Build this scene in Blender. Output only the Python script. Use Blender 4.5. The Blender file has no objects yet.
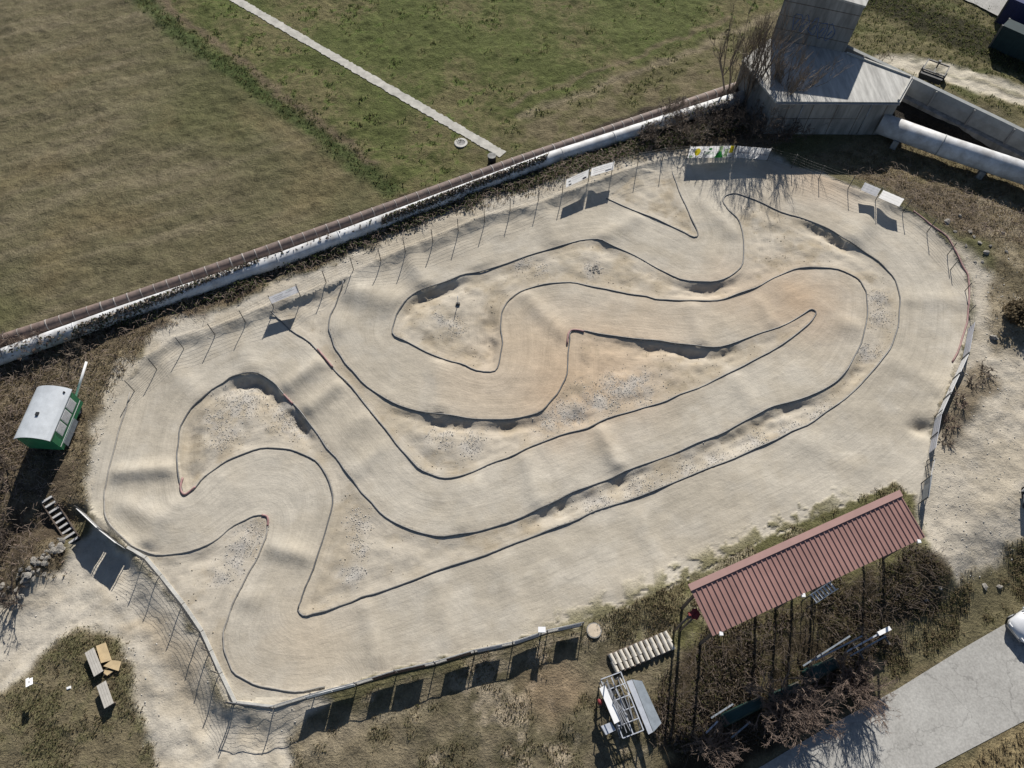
import bpy, math, random
import numpy as np
from mathutils import Vector, Matrix
random.seed(7); RNG = np.random.default_rng(11)
S = bpy.context.scene
COL = S.collection
PI = math.pi

# ------------------------------------------------------------------ camera
F, H, PITCH = 710.0, 45.0, math.radians(60)
sP, cP = math.sin(PITCH), math.cos(PITCH)
cam_d = bpy.data.cameras.new('camera'); cam = bpy.data.objects.new('camera', cam_d); COL.objects.link(cam)
cam.location = (0, 0, H); cam.rotation_euler = (PI / 2 - PITCH, 0, 0)
cam_d.sensor_width = 36; cam_d.lens = 36 * F / 1024; cam_d.clip_end = 3000; cam_d.clip_start = 0.5
S.camera = cam

def G(u, v, z=0.0):
    """where the sight line of a picture point meets height z"""
    a = (u - 512) / F; b = (384 - v) / F
    t = (z - H) / (-sP + b * cP)
    return a * t, (cP + b * sP) * t

# ------------------------------------------------------------------ numpy helpers
def vnoise(x, y, seed=0):
    xi = np.floor(x).astype(np.int64); yi = np.floor(y).astype(np.int64)
    fx = x - xi; fy = y - yi
    fx = fx * fx * (3 - 2 * fx); fy = fy * fy * (3 - 2 * fy)
    def h(i, j):
        n = (i * 374761393 + j * 668265263 + seed * 974634541) & 0xFFFFFFFF
        n = ((n ^ (n >> 13)) * 1274126177) & 0xFFFFFFFF
        n = (n ^ (n >> 16)) & 0xFFFFFFFF
        return n / 4294967295.0
    return (h(xi, yi) * (1 - fx) + h(xi + 1, yi) * fx) * (1 - fy) + (h(xi, yi + 1) * (1 - fx) + h(xi + 1, yi + 1) * fx) * fy

def fbm(x, y, scale, seed=0, octv=4):
    s = 0; a = 0.5; t = 0
    for k in range(octv):
        s = s + a * vnoise(x / scale * 2 ** k + 13.7 * k, y / scale * 2 ** k + 7.1 * k, seed + k); t += a; a *= 0.55
    return s / t

def sstep(a, b, x):
    t = np.clip((x - a) / (b - a), 0, 1)
    return t * t * (3 - 2 * t)

def seg_dist(x, y, pts, closed=False, att=None):
    """distance to a polyline (and an attribute interpolated along it)"""
    best = np.full(x.shape, 1e9); val = np.zeros(x.shape)
    n = len(pts)
    for i in range(n if closed else n - 1):
        ax, ay = pts[i][:2]; bx, by = pts[(i + 1) % n][:2]
        dx, dy = bx - ax, by - ay; L = dx * dx + dy * dy + 1e-9
        t = np.clip(((x - ax) * dx + (y - ay) * dy) / L, 0, 1)
        d = np.hypot(x - ax - t * dx, y - ay - t * dy)
        m = d < best
        best = np.where(m, d, best)
        if att is not None:
            val = np.where(m, att[i] + t * (att[(i + 1) % n] - att[i]), val)
    return (best, val) if att is not None else best

def inside(x, y, pts):
    c = np.zeros(x.shape, bool); n = len(pts)
    for i in range(n):
        x1, y1 = pts[i][:2]; x2, y2 = pts[(i + 1) % n][:2]
        if y1 == y2: continue
        c ^= ((y1 > y) != (y2 > y)) & (x < (x2 - x1) * (y - y1) / (y2 - y1) + x1)
    return c

def sdist(x, y, pts):
    d = seg_dist(x, y, pts, True)
    return np.where(inside(x, y, pts), d, -d)       # positive inside

def smooth_poly(p, n=4, closed=False):
    """Catmull-Rom through the points"""
    out = []; N = len(p)
    for i in range(N if closed else N - 1):
        q = [p[(i + k) % N] if closed else p[min(max(i + k, 0), N - 1)] for k in (-1, 0, 1, 2)]
        for j in range(n):
            t = j / n
            out.append(tuple(0.5 * (2 * q[1][c] + (q[2][c] - q[0][c]) * t + (2 * q[0][c] - 5 * q[1][c] + 4 * q[2][c] - q[3][c]) * t * t
                                    + (3 * q[1][c] - q[0][c] - 3 * q[2][c] + q[3][c]) * t ** 3) for c in range(len(p[0]))))
    if not closed: out.append(tuple(p[-1]))
    return out

def GP(px, z=0.0): return [G(u, v, z) for u, v in px]

# ------------------------------------------------------------------ survey of the track (traced on the photograph, turned into metres)
LOOP = [(298,610),(303,595),(313,569),(323,539),(331,512),(331.5,489),(323,469),(310,458),(290,450),(267,448),(247,453),(227,461),(210,473),(197,486),(188,494),(183,494.5),(181,486),(178,463),(178,446),(181.5,426),(191.5,409),(207,394),(223,383),(233,377),(248,373),(263,376),(277,386),(287,398),(300,411),(313,428),(327,448),(340,463),(353,481),(367,498),(380,512),(397,524),(417,532),(437,536),(460,535),(483,530),(507,523),(532,513),(557,500),(580,489.5),(600,483),(617,475),(640,466),(660,458.5),(680,451),(707,439.5),(734,427),(761,412.5),(781,404),(808,397),(828,387),(841,377),(851,363),(861,343),(866,323),(867,300),(864,288),(855,278),(838,270),(814,267),(794,270),(774,278),(754,288),(730,297),(710,301),(680,301),(660,300),(647,297),(627,294),(600,288),(577,283.5),(557,283),(537,286),(520,293),(507,303),(502,313),(501,326),(502,343),(500,359),(495,371),(477,370.5),(460,364),(440,358),(420,349),(403,340),(393,333),(395,319),(402,306),(412,295),(427,289),(443,283),(460,276),(480,272),(500,266),(527,256.5),(553,248),(580,241),(597,239.5),(613,246),(635,256),(657,268),(680,279),(703,282),(724,279),(737,271),(744,258),(742,232),(737,218),(727,208),(723,201),(727,195),(737,194),(757,201),(781,212),(804,219),(824,227),(838,235),(855,247),(873,258),(888,271),(897,286),(900,303),(898,323),(893,343),(883,358),(871,373),(855,390),(838,404),(814,421),(791,432),(767,444),(734,458),(707,469.5),(680,480),(640,496),(597,511),(570,522),(537,535),(507,547),(473,559),(440,570),(407,583),(373,594),(357,600),(340,606),(318,613),(307,616)]
INNER = [(272,314),(290,329),(310,344),(327,361),(340,376),(357,394),(373,414),(390,436),(407,456),(423,471),(440,477.5),(457,477),(480,469),(507,458),(533,446.5),(560,436),(587,428),(607,419),(633,411),(660,403),(680,395),(707,384),(734,370.5),(761,357),(784,343),(804,328),(814,318),(815,312),(809,310.5),(794,320),(771,330),(747,338),(720,347),(700,347),(680,344),(660,341.5),(633,339),(607,335),(587,332),(575,330),(570,334),(569,345),(567,373),(560,389),(550,403),(537,413),(520,418),(493,419.5),(467,418),(443,415),(417,411),(393,403),(373,391),(357,376),(345,363),(337,350),(331,337),(329,325),(333,311),(339,298),(345,284)]
OUTER = [(131,394),(123,423),(115,449),(108,479),(104.5,496),(105,512),(112,526),(127,542),(143,551),(163,555),(183,553),(207,545),(223,534.5),(240,522),(254,516),(265,515.5),(268,521),(266,538),(258,556),(247,577),(233,605),(226,625),(223.5,642),(227,659),(237,674),(253,684),(277,689.5),(303,691),(325,687)]
TOPBIT = [(606,199),(633,210),(657,220),(680,230),(694,237),(698,233),(693,222),(685,205),(677,185),(672,172)]
LOOPg = smooth_poly(GP(LOOP), 3, True)
INNERg = smooth_poly(GP(INNER), 3); OUTERg = smooth_poly(GP(OUTER), 3); TOPg = smooth_poly(GP(TOPBIT), 3)

# platform edge: (u, v, height outside, width of the drop)
PLAT = [(117,403,0.33),(126,390,0.36),(147,362,0.42),(175,343,0.42),(207,335,0.42),(237,324,0.42),(268,311,0.45),(300,300,0.45),(330,289,0.42),(372,268,0.36),(403,253,0.42),(431,244,0.45),(450,236,0.48),(483,222,0.48),(513,214,0.45),(540,208,0.42),(560,200,0.48),(588,190,0.51),(613,180,0.48),(640,170,0.36),(670,161,0.3),(690,158,0.3),(735,157,0.33),(770,160,0.36),(800,168,0.42),(835,181,0.42),(860,193,0.36),(883,202,0.36),(909,214,0.21),(932,231,0.25),(952,252,0.15),(965,272,0.1),(970,293,0.05),(969,325,0.0),(962,347,0),(954,370,0),(944,390,0),(936,412,0),(931,440,0),(927,465,0),(923,498,0),(905,490,0),(895,482,0),(850,502,0),(760,541,0),(700,572,-0.05),(640,602,-0.1),(587,623,-0.15),(548,632,-0.2),(513,642,-0.22),(474,651,-0.25),(434,662,-0.3),(394,671,-0.38),(354,683,-0.35),(311,694,-0.42),(281,700,-0.5),(270,706,-0.55),(228,703,-0.6),(212,668,-0.5),(202,642,-0.42),(190,618,-0.4),(174,599,-0.42),(152,572,-0.5),(136,553,-0.7),(118,537,-0.95),(100,520,-1.0),(90,512,-0.9),(92,495,-0.2),(100,450,0.2),(110,420,0.27)]
PLATg = GP([(a, b) for a, b, c in PLAT]); PLATh = [c for a, b, c in PLAT]

ROAD = GP([(700,800),(762,766),(830,725),(895,690.5),(960,650),(1024,613),(1200,515),(1330,520),(1200,610),(1024,721),(936,767),(880,800)], -1.5)
ROADZ = -1.5

def build_axis(a, b, step, far):
    c = list(np.arange(a, b + 1e-6, step)); s = step; lo = []; hi = []; p = a; q = b
    while p > -far or q < far:
        s *= 1.35; p -= s; q += s; lo.append(p); hi.append(q)
    return np.array(lo[::-1] + c + hi)
STEP = 0.16
XA, XB, YA, YB = -58.0, 58.0, -6.0, 80.0
xs = build_axis(XA, XB, STEP, 700); ys = build_axis(YA, YB, STEP, 700)
ix0 = int(np.argmin(abs(xs - XA))); iy0 = int(np.argmin(abs(ys - YA)))
GX, GY = np.meshgrid(xs, ys)
wx = GX + (fbm(GX, GY, 1.6, 3, 3) - .5) * 1.5; wy = GY + (fbm(GX, GY, 1.6, 9, 3) - .5) * 1.5      # ragged zone edges

# ------------------------------------------------------------------ heights
dplat, hout = seg_dist(GX, GY, PLATg, True, PLATh)
inpl = inside(GX, GY, PLATg); dp = np.where(inpl, dplat, -dplat)
up = hout > 0.02
dpn = dp + (fbm(GX, GY, .9, 21, 3) - .5) * .5
zu = hout * (1 - sstep(-.3, 1.0, dpn)) * (1 - sstep(1.5, 6.0, -dp) * np.where(GX < -26, .7, 1.0)) + hout * .22 * (1 - sstep(.2, 3.5, dp)) * (dp > -.3)
zl = hout * sstep(.0, 1.0 + 1.6 * (1 - sstep(.35, .75, -hout)), -dpn)
Z = np.where(up, zu, zl)
# lower-left keeps its level, right side and field fall back to zero
Z = Z + (fbm(GX, GY, 9, 31, 4) - .5) * .5 * sstep(.5, 5, -dp)
Z = np.where(~inpl, Z + (fbm(GX, GY, .8, 41, 4) - .5) * .28 * sstep(.4, 2, -dp) + (fbm(GX, GY, 2.4, 44, 3) - .5) * .35 * sstep(.6, 3, -dp), Z)

inA = inside(GX, GY, LOOPg); inB = inside(GX, GY, INNERg); inC = inside(GX, GY, TOPg + [G(640, 172)])
dA = seg_dist(GX, GY, LOOPg, True); dB = seg_dist(GX, GY, INNERg); dO = seg_dist(GX, GY, OUTERg); dC = seg_dist(GX, GY, TOPg)
dedge = np.minimum(np.minimum(dA, dB), np.minimum(dO, dC))
OUTLOOP = inside(GX, GY, GP([(40,560),(104,508)]) + GP(OUTER[6:]) + GP([(225,706)]))
outer_in = inpl & (inside(GX, GY, GP([(105,512),(112,526),(127,542),(143,551),(163,555),(183,553),(207,545),(223,534.5),(240,522),(254,516),(265,515.5),(268,521),(266,538),(258,556),(247,577),(233,605),(226,625),(223.5,642),(227,659),(237,674),(253,684),(277,689.5),(303,691),(311,694),(228,703),(60,560)])))
infield = (inA | inB | inC | outer_in) & inpl
deps = [(236,384,.6,1.0),(250,381,.8,1.1),(266,386,.75,1.0),(280,397,.6,1.0),(300,418,.7,1.0),(308,427,.6,.8),(185,440,.4,1.3),(186,478,.35,.8),(216,396,.25,.7),
        (428,290,.75,1.3),(446,284,.75,1.2),(403,306,.55,1.3),(414,297,.6,1.2),(496,345,.55,1.3),(498,330,.45,1.0),(710,286,.55,1.2),(695,284,.5,1.2),(727,280,.35,.9),(606,244,.25,1.2),
        (545,508,.5,1.0),(560,501,.6,1.0),(575,494,.5,.9),(618,476,.55,1.0),(632,470,.5,.8),(700,446,.3,1.4),(730,433,.4,1.3),(762,416,.55,1.2),(786,405,.5,1.2),(808,398,.4,1.0),(850,368,.4,1.2),
        (822,229,.6,1.2),(838,238,.7,1.3),(845,246,.5,1.2),
        (650,345,.55,1.0),(690,349,.65,1.3),(676,347,.6,1.0),(625,341,.35,1.0),(440,417,.55,1.2),(463,420,.6,1.0),(500,423,.6,1.1),(527,420,.4,1.0),(585,431,.35,.9),(410,412,.3,1),(722,350,.4,1),
        (200,553,.2,1.0),(165,560,.12,1.2),(240,530,.12,1.2),(690,234,.2,1.0)]
dep = np.full(GX.shape, .07)
for u, v, d, r in deps:
    gx, gy = G(u, v - 1.5); dep = np.maximum(dep, d * np.exp(-((GX - gx) ** 2 + (GY - gy) ** 2) / (2 * r * r)))
rag = (fbm(GX, GY, .5, 51, 3) - .5) * .5
er = fbm(GX, GY, .55, 55, 3)
dep = .07 + (dep - .07) * (.50 + .75 * fbm(GX, GY, 1.5, 57, 3))
ramp = sstep(.02, .55 + .5 * er, dedge + rag * sstep(.12, .6, dedge))
rise = 1 - .8 * sstep(.5, 2.0, dedge + rag * 1.6)        # falls off the edge, then comes up again inside
Z = np.where(infield, Z - dep * ramp * np.maximum(rise, .3) + (fbm(GX, GY, 1.1, 61, 4) - .5) * .30 * sstep(.2, 1.0, dedge), Z)
# mounds, rollers and tabletops
lane = inpl & ~infield
def ridge(a, b, h, s, only_lane=True):
    global Z
    p = G(*a); q = G(*b); dx, dy = q[0] - p[0], q[1] - p[1]; L = math.hypot(dx, dy)
    t = ((GX - p[0]) * dx + (GY - p[1]) * dy) / L
    n = ((GX - p[0]) * dy - (GY - p[1]) * dx) / L
    k = 1.12 * h * np.exp(-(n * n) / (2 * s * s)) * sstep(-1.0, .4, t) * (1 - sstep(L - .4, L + 1.0, t))
    Z = np.where(lane if only_lane else inpl, Z + k * np.where(lane, sstep(-.05, .7, dedge) * .7 + .3, 1), Z)
for a, b, h, s in [((283,390),(324,360),.28,.45),((306,412),(342,383),.32,.5),((110,474),(178,469),.30,.45),((598,426),(620,470),.26,.42),((404,250),(428,289),.28,.6),
                   ((300,305),(340,330),.2,.8),((343,290),(398,303),.35,.8),((848,246),(888,192),.30,.7),((365,602),(378,662),.13,.4),((148,545),(176,502),.22,.45),((522,292),(566,338),.18,.5),((690,298),(702,346),.16,.5),
                   ((264,545),(320,560),.22,.45),((150,350),(205,402),.14,.6),((500,230),(480,270),.18,.6),((640,215),(600,240),.2,.6),((868,330),(838,322),.15,.6),((470,480),(462,535),.14,.5),((730,370),(760,415),.12,.5),((860,470),(790,432),.10,.6),((500,560),(530,650),.10,.6),((120,505),(165,520),.16,.5),((215,590),(262,600),.14,.5),((430,560),(452,640),.10,.5),((640,515),(670,588),.10,.5),((905,300),(965,300),.14,.6),((890,360),(950,392),.12,.6),((560,250),(545,215),.16,.6),((700,200),(735,235),.14,.5),((350,430),(385,400),.14,.5),((345,480),(385,445),.14,.45),((520,440),(540,510),.16,.45),((760,300),(775,330),.14,.4),((240,345),(255,372),.14,.6),((440,360),(440,416),.16,.6)]:
    ridge(a, b, h, s)
Z = np.where(lane, Z + (fbm(GX, GY, 3.0, 71, 3) - .5) * .20 + (fbm(GX, GY, .7, 75, 2) - .5) * .025, Z)
# mounds and hollows outside
def bump(u, v, h, r, ry=None, z=0):
    global Z
    gx, gy = G(u, v, z); ry = ry or r
    Z = Z + h * np.exp(-((GX - gx) ** 2 / (2 * r * r) + (GY - gy) ** 2 / (2 * ry * ry))) * (.7 + .6 * fbm(GX, GY, .7, 81, 3))
bump(38,552,.75,1.3); bump(20,575,.5,1.2); bump(924,428,-.55,.55,.4); bump(958,405,.35,1.4); bump(1012,322,.5,1.5); bump(946,562,.25,1.2); bump(925,572,.3,1.5); bump(650,605,.3,2.0,1.0)  # hollow beside the right fence is added to make a dark blob of shade
bump(985,240,.25,2.0); bump(1000,265,.25,1.5); bump(88,440,.2,1.0,3.0)
# trailer yard is level with the track edge, the bottom path is lower: grade between them
ty = G(35, 440)
kk = np.exp(-(((GX + 32) / 5.0) ** 2 + ((GY - 22.5) / 5.5) ** 2) ** 2); Z = Z * (1 - kk) + .15 * kk
# road cut
dr = -sdist(GX, GY, ROAD)
near_r = (GX > -2) & (dp < 0) & (GX < 70)
kr = 1 - sstep(.25, 6.3, dr + (fbm(GX, GY, 1.5, 91, 3) - .5) * .8 * sstep(.2, 2, dr))
fade = sstep(5, 13, GX)
Z = np.where(near_r | (dr < 0), Z * (1 - kr * fade) + (ROADZ - .03) * kr * fade, Z)
# flat pads
for (px, py, r) in ((29, 57, 9.0),):
    k = 1 - sstep(r, r + 4, np.hypot(GX - px, GY - py)); Z = Z * (1 - k)
k = 1 - sstep(.8, 2.5, seg_dist(GX, GY, [G(215, -12), G(503, 155)])); Z = Z * (1 - k) + .02 * k
# narrow sunken strip between the two big pipes
k = sstep(-.2, .8, sdist(GX, GY, [(36.2, 55.0), (37.5, 55.3), (47, 49.3), (60, 41), (60, 38), (46, 46.8)])); Z = Z - .5 * k

def T(x, y):
    fx = (x - XA) / STEP; fy = (y - YA) / STEP
    nx = int(round((XB - XA) / STEP)); ny = int(round((YB - YA) / STEP))
    if fx < 0 or fy < 0 or fx >= nx or fy >= ny:
        i = min(max(int(np.searchsorted(xs, x)), 0), len(xs) - 1); j = min(max(int(np.searchsorted(ys, y)), 0), len(ys) - 1)
        return float(Z[j, i])
    i = int(fx); j = int(fy); a = fx - i; b = fy - j; i += ix0; j += iy0
    return float((Z[j, i] * (1 - a) + Z[j, i + 1] * a) * (1 - b) + (Z[j + 1, i] * (1 - a) + Z[j + 1, i + 1] * a) * b)

def W(u, v, h=0.0):
    """a point h above the ground, seen at a picture point"""
    z = h
    for _ in range(7):
        x, y = G(u, v, z); z = T(x, y) + h
    return Vector((x, y, z))

# ------------------------------------------------------------------ ground colours (dry albedo)
n1 = fbm(GX, GY, 6, 101, 5); n2 = fbm(GX, GY, 1.5, 111, 4); n3 = fbm(GX, GY, .55, 121, 3); n4 = fbm(GX, GY, 22, 131, 4)
ca, sa = math.cos(math.radians(24)), math.sin(math.radians(24))
st = fbm((GX * ca + GY * sa) / 9, (-GX * sa + GY * ca), .9, 141, 4)        # mowing streaks along the pipes
def C3(*c): return np.array(c, float)
def mix(a, b, t): return a * (1 - t[..., None]) + b * t[..., None]
ALB = np.zeros(GX.shape + (3,)) + C3(.150, .132, .076)
ALB = mix(ALB, C3(.212, .180, .115), np.clip((st - .42) * 3.6, 0, 1) * .85)
ALB = mix(ALB, C3(.108, .112, .046), np.clip((n4 - .47) * 4, 0, 1) * .7)
ALB = mix(ALB, C3(.10, .092, .05), np.clip((n2 * .5 + n3 * .5 - .52) * 5, 0, 1) * .5)
ALB = mix(ALB, C3(.205, .16, .085), np.clip((n1 - .6) * 5, 0, 1) * .5)
VEG = np.ones(GX.shape)
ZONE = {}
def zone(name, px, col, soft=.5, veg=None, z=0, amt=1.0, world=None, rough=True):
    global ALB, VEG
    pts = world or GP(px, z)
    d = sdist(wx if rough else GX, wy if rough else GY, pts)
    k = sstep(-soft, soft, d) * amt
    k = k * np.ones(GX.shape)
    col = col if isinstance(col, np.ndarray) and col.ndim == 3 else np.zeros(GX.shape + (3,)) + np.array(col, float)
    ALB = mix(ALB, col, k)
    if veg is not None: VEG = VEG * (1 - k) + veg * k
    ZONE[name] = k
    return k
def band(name, px, half, col, soft=.3, veg=None, amt=1.0, z=0):
    global ALB, VEG
    d = seg_dist(wx, wy, GP(px, z)); k = (1 - sstep(half - soft, half + soft, d)) * amt
    ALB = mix(ALB, np.zeros(GX.shape + (3,)) + np.array(col, float), k)
    if veg is not None: VEG = VEG * (1 - k) + veg * k
    ZONE[name] = k
    return k
def blend(c1, c2, n, lo, hi): return mix(np.zeros(GX.shape + (3,)) + C3(*c1), C3(*c2), sstep(lo, hi, n))
green = blend((.108, .122, .042), (.160, .142, .070), n1 * .5 + n2 * .3 + n3 * .2, .42, .6)
green = mix(green, C3(.080, .112, .028), sstep(.56, .68, n3 * .6 + n2 * .4) * .8)
zone('green_field', [(150,-90),(1000,-90),(820,-10),(760,55),(700,82),(515,152),(400,196),(330,150),(245,88),(170,20)], green, 1.2)
band('green_edge', [(110,-40),(150,8),(205,55),(280,104),(340,150),(392,190)], .9, (.066, .095, .03), .7, amt=.8)
band('bare_line', [(150,-10),(175,15),(215,42),(265,82),(330,130),(372,165)], .45, (.165, .125, .085), .4, amt=.8)
zone('dry_by_lane', [(470,150),(560,100),(650,62),(740,25),(790,0),(785,30),(720,88),(640,110),(560,140)], blend((.195, .16, .10), (.135, .122, .062), n2, .4, .6), 1.0, amt=.85)
band('rut', [(520,116),(600,88),(680,54),(740,28),(800,0)], .35, (.27, .225, .15), .35, amt=.75)
band('rut', [(512,104),(590,74),(670,42),(730,16)], .3, (.22, .17, .115), .3, amt=.6)
# beyond the big pipes
ng = blend((.175, .155, .08), (.105, .108, .045), n2, .42, .62)
zone('verge', [(846,40),(868,-40),(1100,-40),(1200,160),(1024,120),(900,75)], ng, .5)
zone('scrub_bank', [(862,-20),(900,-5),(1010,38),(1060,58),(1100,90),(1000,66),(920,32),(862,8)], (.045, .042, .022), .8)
for pts in ([(846,62),(892,66),(940,76),(1024,104),(1120,140)], [(880,58),(935,64),(1000,84),(1060,104)], [(900,64),(960,80),(1040,108)]):
    band('rut', pts, .6, (.52, .47, .38), .5, veg=.2, amt=.9)
# pipe corridor and hedge
zone('hedge_floor', [(-60,400),(0,372),(120,318),(260,262),(400,214),(520,170),(640,135),(740,108),(790,140),(770,150),(680,153),(600,172),(540,196),(480,212),(400,238),(330,266),(270,288),(200,318),(150,340),(125,372),(100,402),(40,440),(-60,500)], blend((.13, .10, .07), (.19, .15, .10), n2, .4, .62), .5, veg=1)
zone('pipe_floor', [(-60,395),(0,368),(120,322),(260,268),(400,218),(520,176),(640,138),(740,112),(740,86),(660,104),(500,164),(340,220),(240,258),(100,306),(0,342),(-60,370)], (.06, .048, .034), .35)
zone('trailer_scrub', [(-80,345),(60,342),(118,330),(150,345),(118,385),(98,420),(84,470),(76,515),(60,540),(45,590),(10,610),(-80,640)], blend((.11, .085, .058), (.18, .145, .095), n2 * .6 + n3 * .4, .42, .6), .5)
zone('pale_scrub', [(95,345),(150,340),(125,372),(100,410),(84,470),(78,500),(66,470),(80,400),(70,370)], (.24, .195, .125), 1.0, amt=.75)
pale = blend((.445, .405, .34), (.39, .345, .275), n1 * .5 + n2 * .5, .42, .6)
zone('crest', [(p[0], p[1] - (20 if 140 < p[0] < 640 else 8 if p[0] < 800 else 0)) for p in PLAT[2:30]] + [(930,240),(860,205),(770,170),(690,168),(613,190),(540,215),(450,245),(330,300),(200,345),(150,372)], pale, .35, veg=.15)
zone('left_scarp', [(122,360),(150,362),(112,430),(106,500),(84,505),(88,470),(96,430),(108,390)], pale, .4, veg=.15)
# right hand side
zone('dry_strip', [(800,160),(900,135),(1024,172),(1200,230),(1200,300),(1024,250),(960,235),(900,195),(840,170)], blend((.25, .205, .125), (.16, .135, .075), n2, .4, .62), .7, veg=1)
zone('brown_strip', [(840,166),(900,178),(1024,212),(1150,240),(1150,270),(1024,248),(950,232),(895,195)], (.17, .135, .098), .8, veg=1, amt=.8)
zone('channel_shade', [(885,120),(915,80),(1024,140),(1150,200),(1150,240),(1024,175)], (.035, .03, .024), .4)  # shade between the two big pipes painted into the ground colour
zone('right_gravel', [(940,235),(1024,300),(1200,400),(1200,510),(1024,545),(965,582),(925,555),(920,500),(935,430),(972,330),(968,280)], blend((.44, .395, .325), (.375, .33, .26), n1 * .4 + n2 * .6, .4, .62), .6, veg=.25)
zone('right_brown', [(975,195),(1060,215),(1200,260),(1200,360),(1040,350),(1000,356),(985,320),(990,270)], blend((.33, .275, .19), (.17, .14, .09), n2 * .7 + n3 * .3, .42, .58), .6, veg=1, amt=.9)
zone('right_shrub_floor', [(938,425),(950,385),(985,365),(998,380),(980,410),(950,445)], (.16, .125, .08), .6, veg=.8, amt=.8)
# lower left
zone('low_path', [(-200,820),(-200,640),(0,600),(40,575),(70,540),(92,520),(104,524),(136,553),(174,599),(212,668),(228,703),(311,694),(330,700),(300,735),(280,800)], pale, .35, veg=.12)
zone('lawn', [(-160,800),(-160,760),(0,692),(30,655),(58,633),(98,621),(122,640),(128,675),(142,722),(158,790)], blend((.215, .18, .112), (.14, .128, .068), n2 * .6 + n3 * .4, .42, .62), .35, veg=1)
zone('bare_strip', [(122,616),(160,612),(195,650),(200,700),(180,700),(150,655)], (.33, .265, .18), .7, amt=.6)
# bottom strip
bot = blend((.215, .18, .12), (.13, .115, .068), n2 * .5 + n1 * .5, .42, .6)
bot = mix(bot, C3(.36, .30, .22), sstep(.54, .64, n1 * .45 + n2 * .35 + n3 * .2) * .8)
zone('bottom_grass', [(272,800),(292,735),(318,712),(400,676),(500,650),(587,628),(625,604),(700,590),(720,610),(690,660),(650,740),(640,820)], bot, .4, veg=.9)
zone('bare_patch', [(300,735),(350,715),(430,700),(420,715),(340,740),(300,760)], (.38, .32, .23), .6, veg=.5, amt=.5)
zone('bare_patch', [(520,668),(560,655),(585,690),(560,720),(530,700)], (.27, .20, .13), .8, veg=.5, amt=.7)
zone('pavilion_green', [(598,620),(630,592),(700,566),(770,533),(850,499),(893,479),(918,492),(930,540),(860,575),(720,640),(640,655)], blend((.15, .142, .065), (.32, .28, .19), n2 * .6 + n1 * .4, .44, .60), .4, veg=.9)
zone('tuft_mound', [(600,620),(630,592),(690,575),(680,615),(640,630),(615,640)], (.18, .155, .09), .6, veg=1, amt=.8)
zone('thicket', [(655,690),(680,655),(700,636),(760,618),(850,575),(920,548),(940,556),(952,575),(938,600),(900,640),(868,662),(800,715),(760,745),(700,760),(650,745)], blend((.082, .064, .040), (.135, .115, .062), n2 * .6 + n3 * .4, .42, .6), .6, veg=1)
zone('road_bank', [(850,650),(900,625),(960,585),(1024,545),(1200,450),(1200,520),(1024,606),(900,686),(850,705)], blend((.19, .165, .095), (.115, .105, .055), n2, .42, .6), .5, veg=1)
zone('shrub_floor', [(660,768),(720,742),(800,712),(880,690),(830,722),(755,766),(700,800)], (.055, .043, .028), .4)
zone('straw_corner', [(920,790),(938,768),(1024,724),(1200,630),(1200,900),(900,900)], blend((.33, .265, .15), (.20, .16, .09), n3, .4, .6), .4, veg=1, z=-1.5)
for (a, b) in (((700, 790), (1200, 497)), ):
    pass
# the track itself
trk = blend((.442, .403, .338), (.395, .354, .288), n1 * .5 + n2 * .5, .4, .6)
inf = blend((.44, .395, .325), (.38, .33, .255), n2 * .6 + n1 * .4, .42, .62)
for (u, v, r, c, a) in ((800,300,2.5,(.40,.295,.20),.8),(735,290,2.2,(.42,.33,.24),.6),(560,365,3.2,(.44,.34,.24),.8),(615,365,2.6,(.44,.32,.21),.8),(520,340,2.5,(.45,.36,.26),.6),(560,405,2,(.43,.32,.22),.7),(655,325,3,(.44,.36,.27),.6),(310,640,2,(.44,.37,.28),.6),(820,175,2.5,(.43,.32,.22),.6),(480,385,2.5,(.45,.37,.28),.6)):
    gx, gy = G(u, v); k = np.exp(-((wx - gx) ** 2 + (wy - gy) ** 2) / (2 * r * r)) * a
    trk = mix(trk, C3(*c), k); inf = mix(inf, C3(*c), k * .8)
spots = [(452,326,1.0),(436,322,.7),(590,270,.7),(598,268,.6),(620,388,1.3),(640,384,1.2),(600,402,1.3),(570,415,1.2),(545,425,1.0),(632,395,1.0),(440,436,1.2),(470,440,1.2),(655,492,1.3),(690,475,1.2),(720,462,1.2),(755,446,1.2),(790,430,1.1),(820,413,1.0),(640,490,1.0),(600,502,1.0),(880,320,1.1),(878,300,1.0),(868,350,.9),(240,405,1.8),(215,420,1.2),(285,415,1.6),(300,428,1.2),(225,440,1.0),(252,532,.9),(242,548,1.0),(232,565,1.0),(224,580,.8),(360,520,1.0),(362,545,.8),(350,570,.9),(520,260,.9),(540,266,.8)]
gk = np.zeros(GX.shape)
for u, v, r in spots:
    gx, gy = G(u, v); gk = np.maximum(gk, np.exp(-((wx - gx) ** 2 + (wy - gy) ** 2) / (2 * (r * .62) ** 2)))
gk = gk * sstep(.38, .62, n3 * .5 + n2 * .5 + gk * .25)
inf = mix(inf, C3(.41, .385, .35), np.clip(gk * .9 * sstep(.3, .6, n3), 0, 1))
inf = mix(inf, C3(.29, .24, .17), sstep(.54, .70, n2 * .55 + n3 * .45) * .55)
ktr = sstep(-.12, .12, dp + (n3 - .5) * .6)
ALB = mix(ALB, trk, ktr); VEG = VEG * (1 - ktr)
kin = sstep(0, .25, dedge) * infield
ALB = mix(ALB, inf, kin)
ALB = mix(ALB, C3(.50, .455, .37), (1 - sstep(0, .7, abs(dp - .25) + (n3 - .5) * .5)) * (hout < -.5) * .7)
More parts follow.
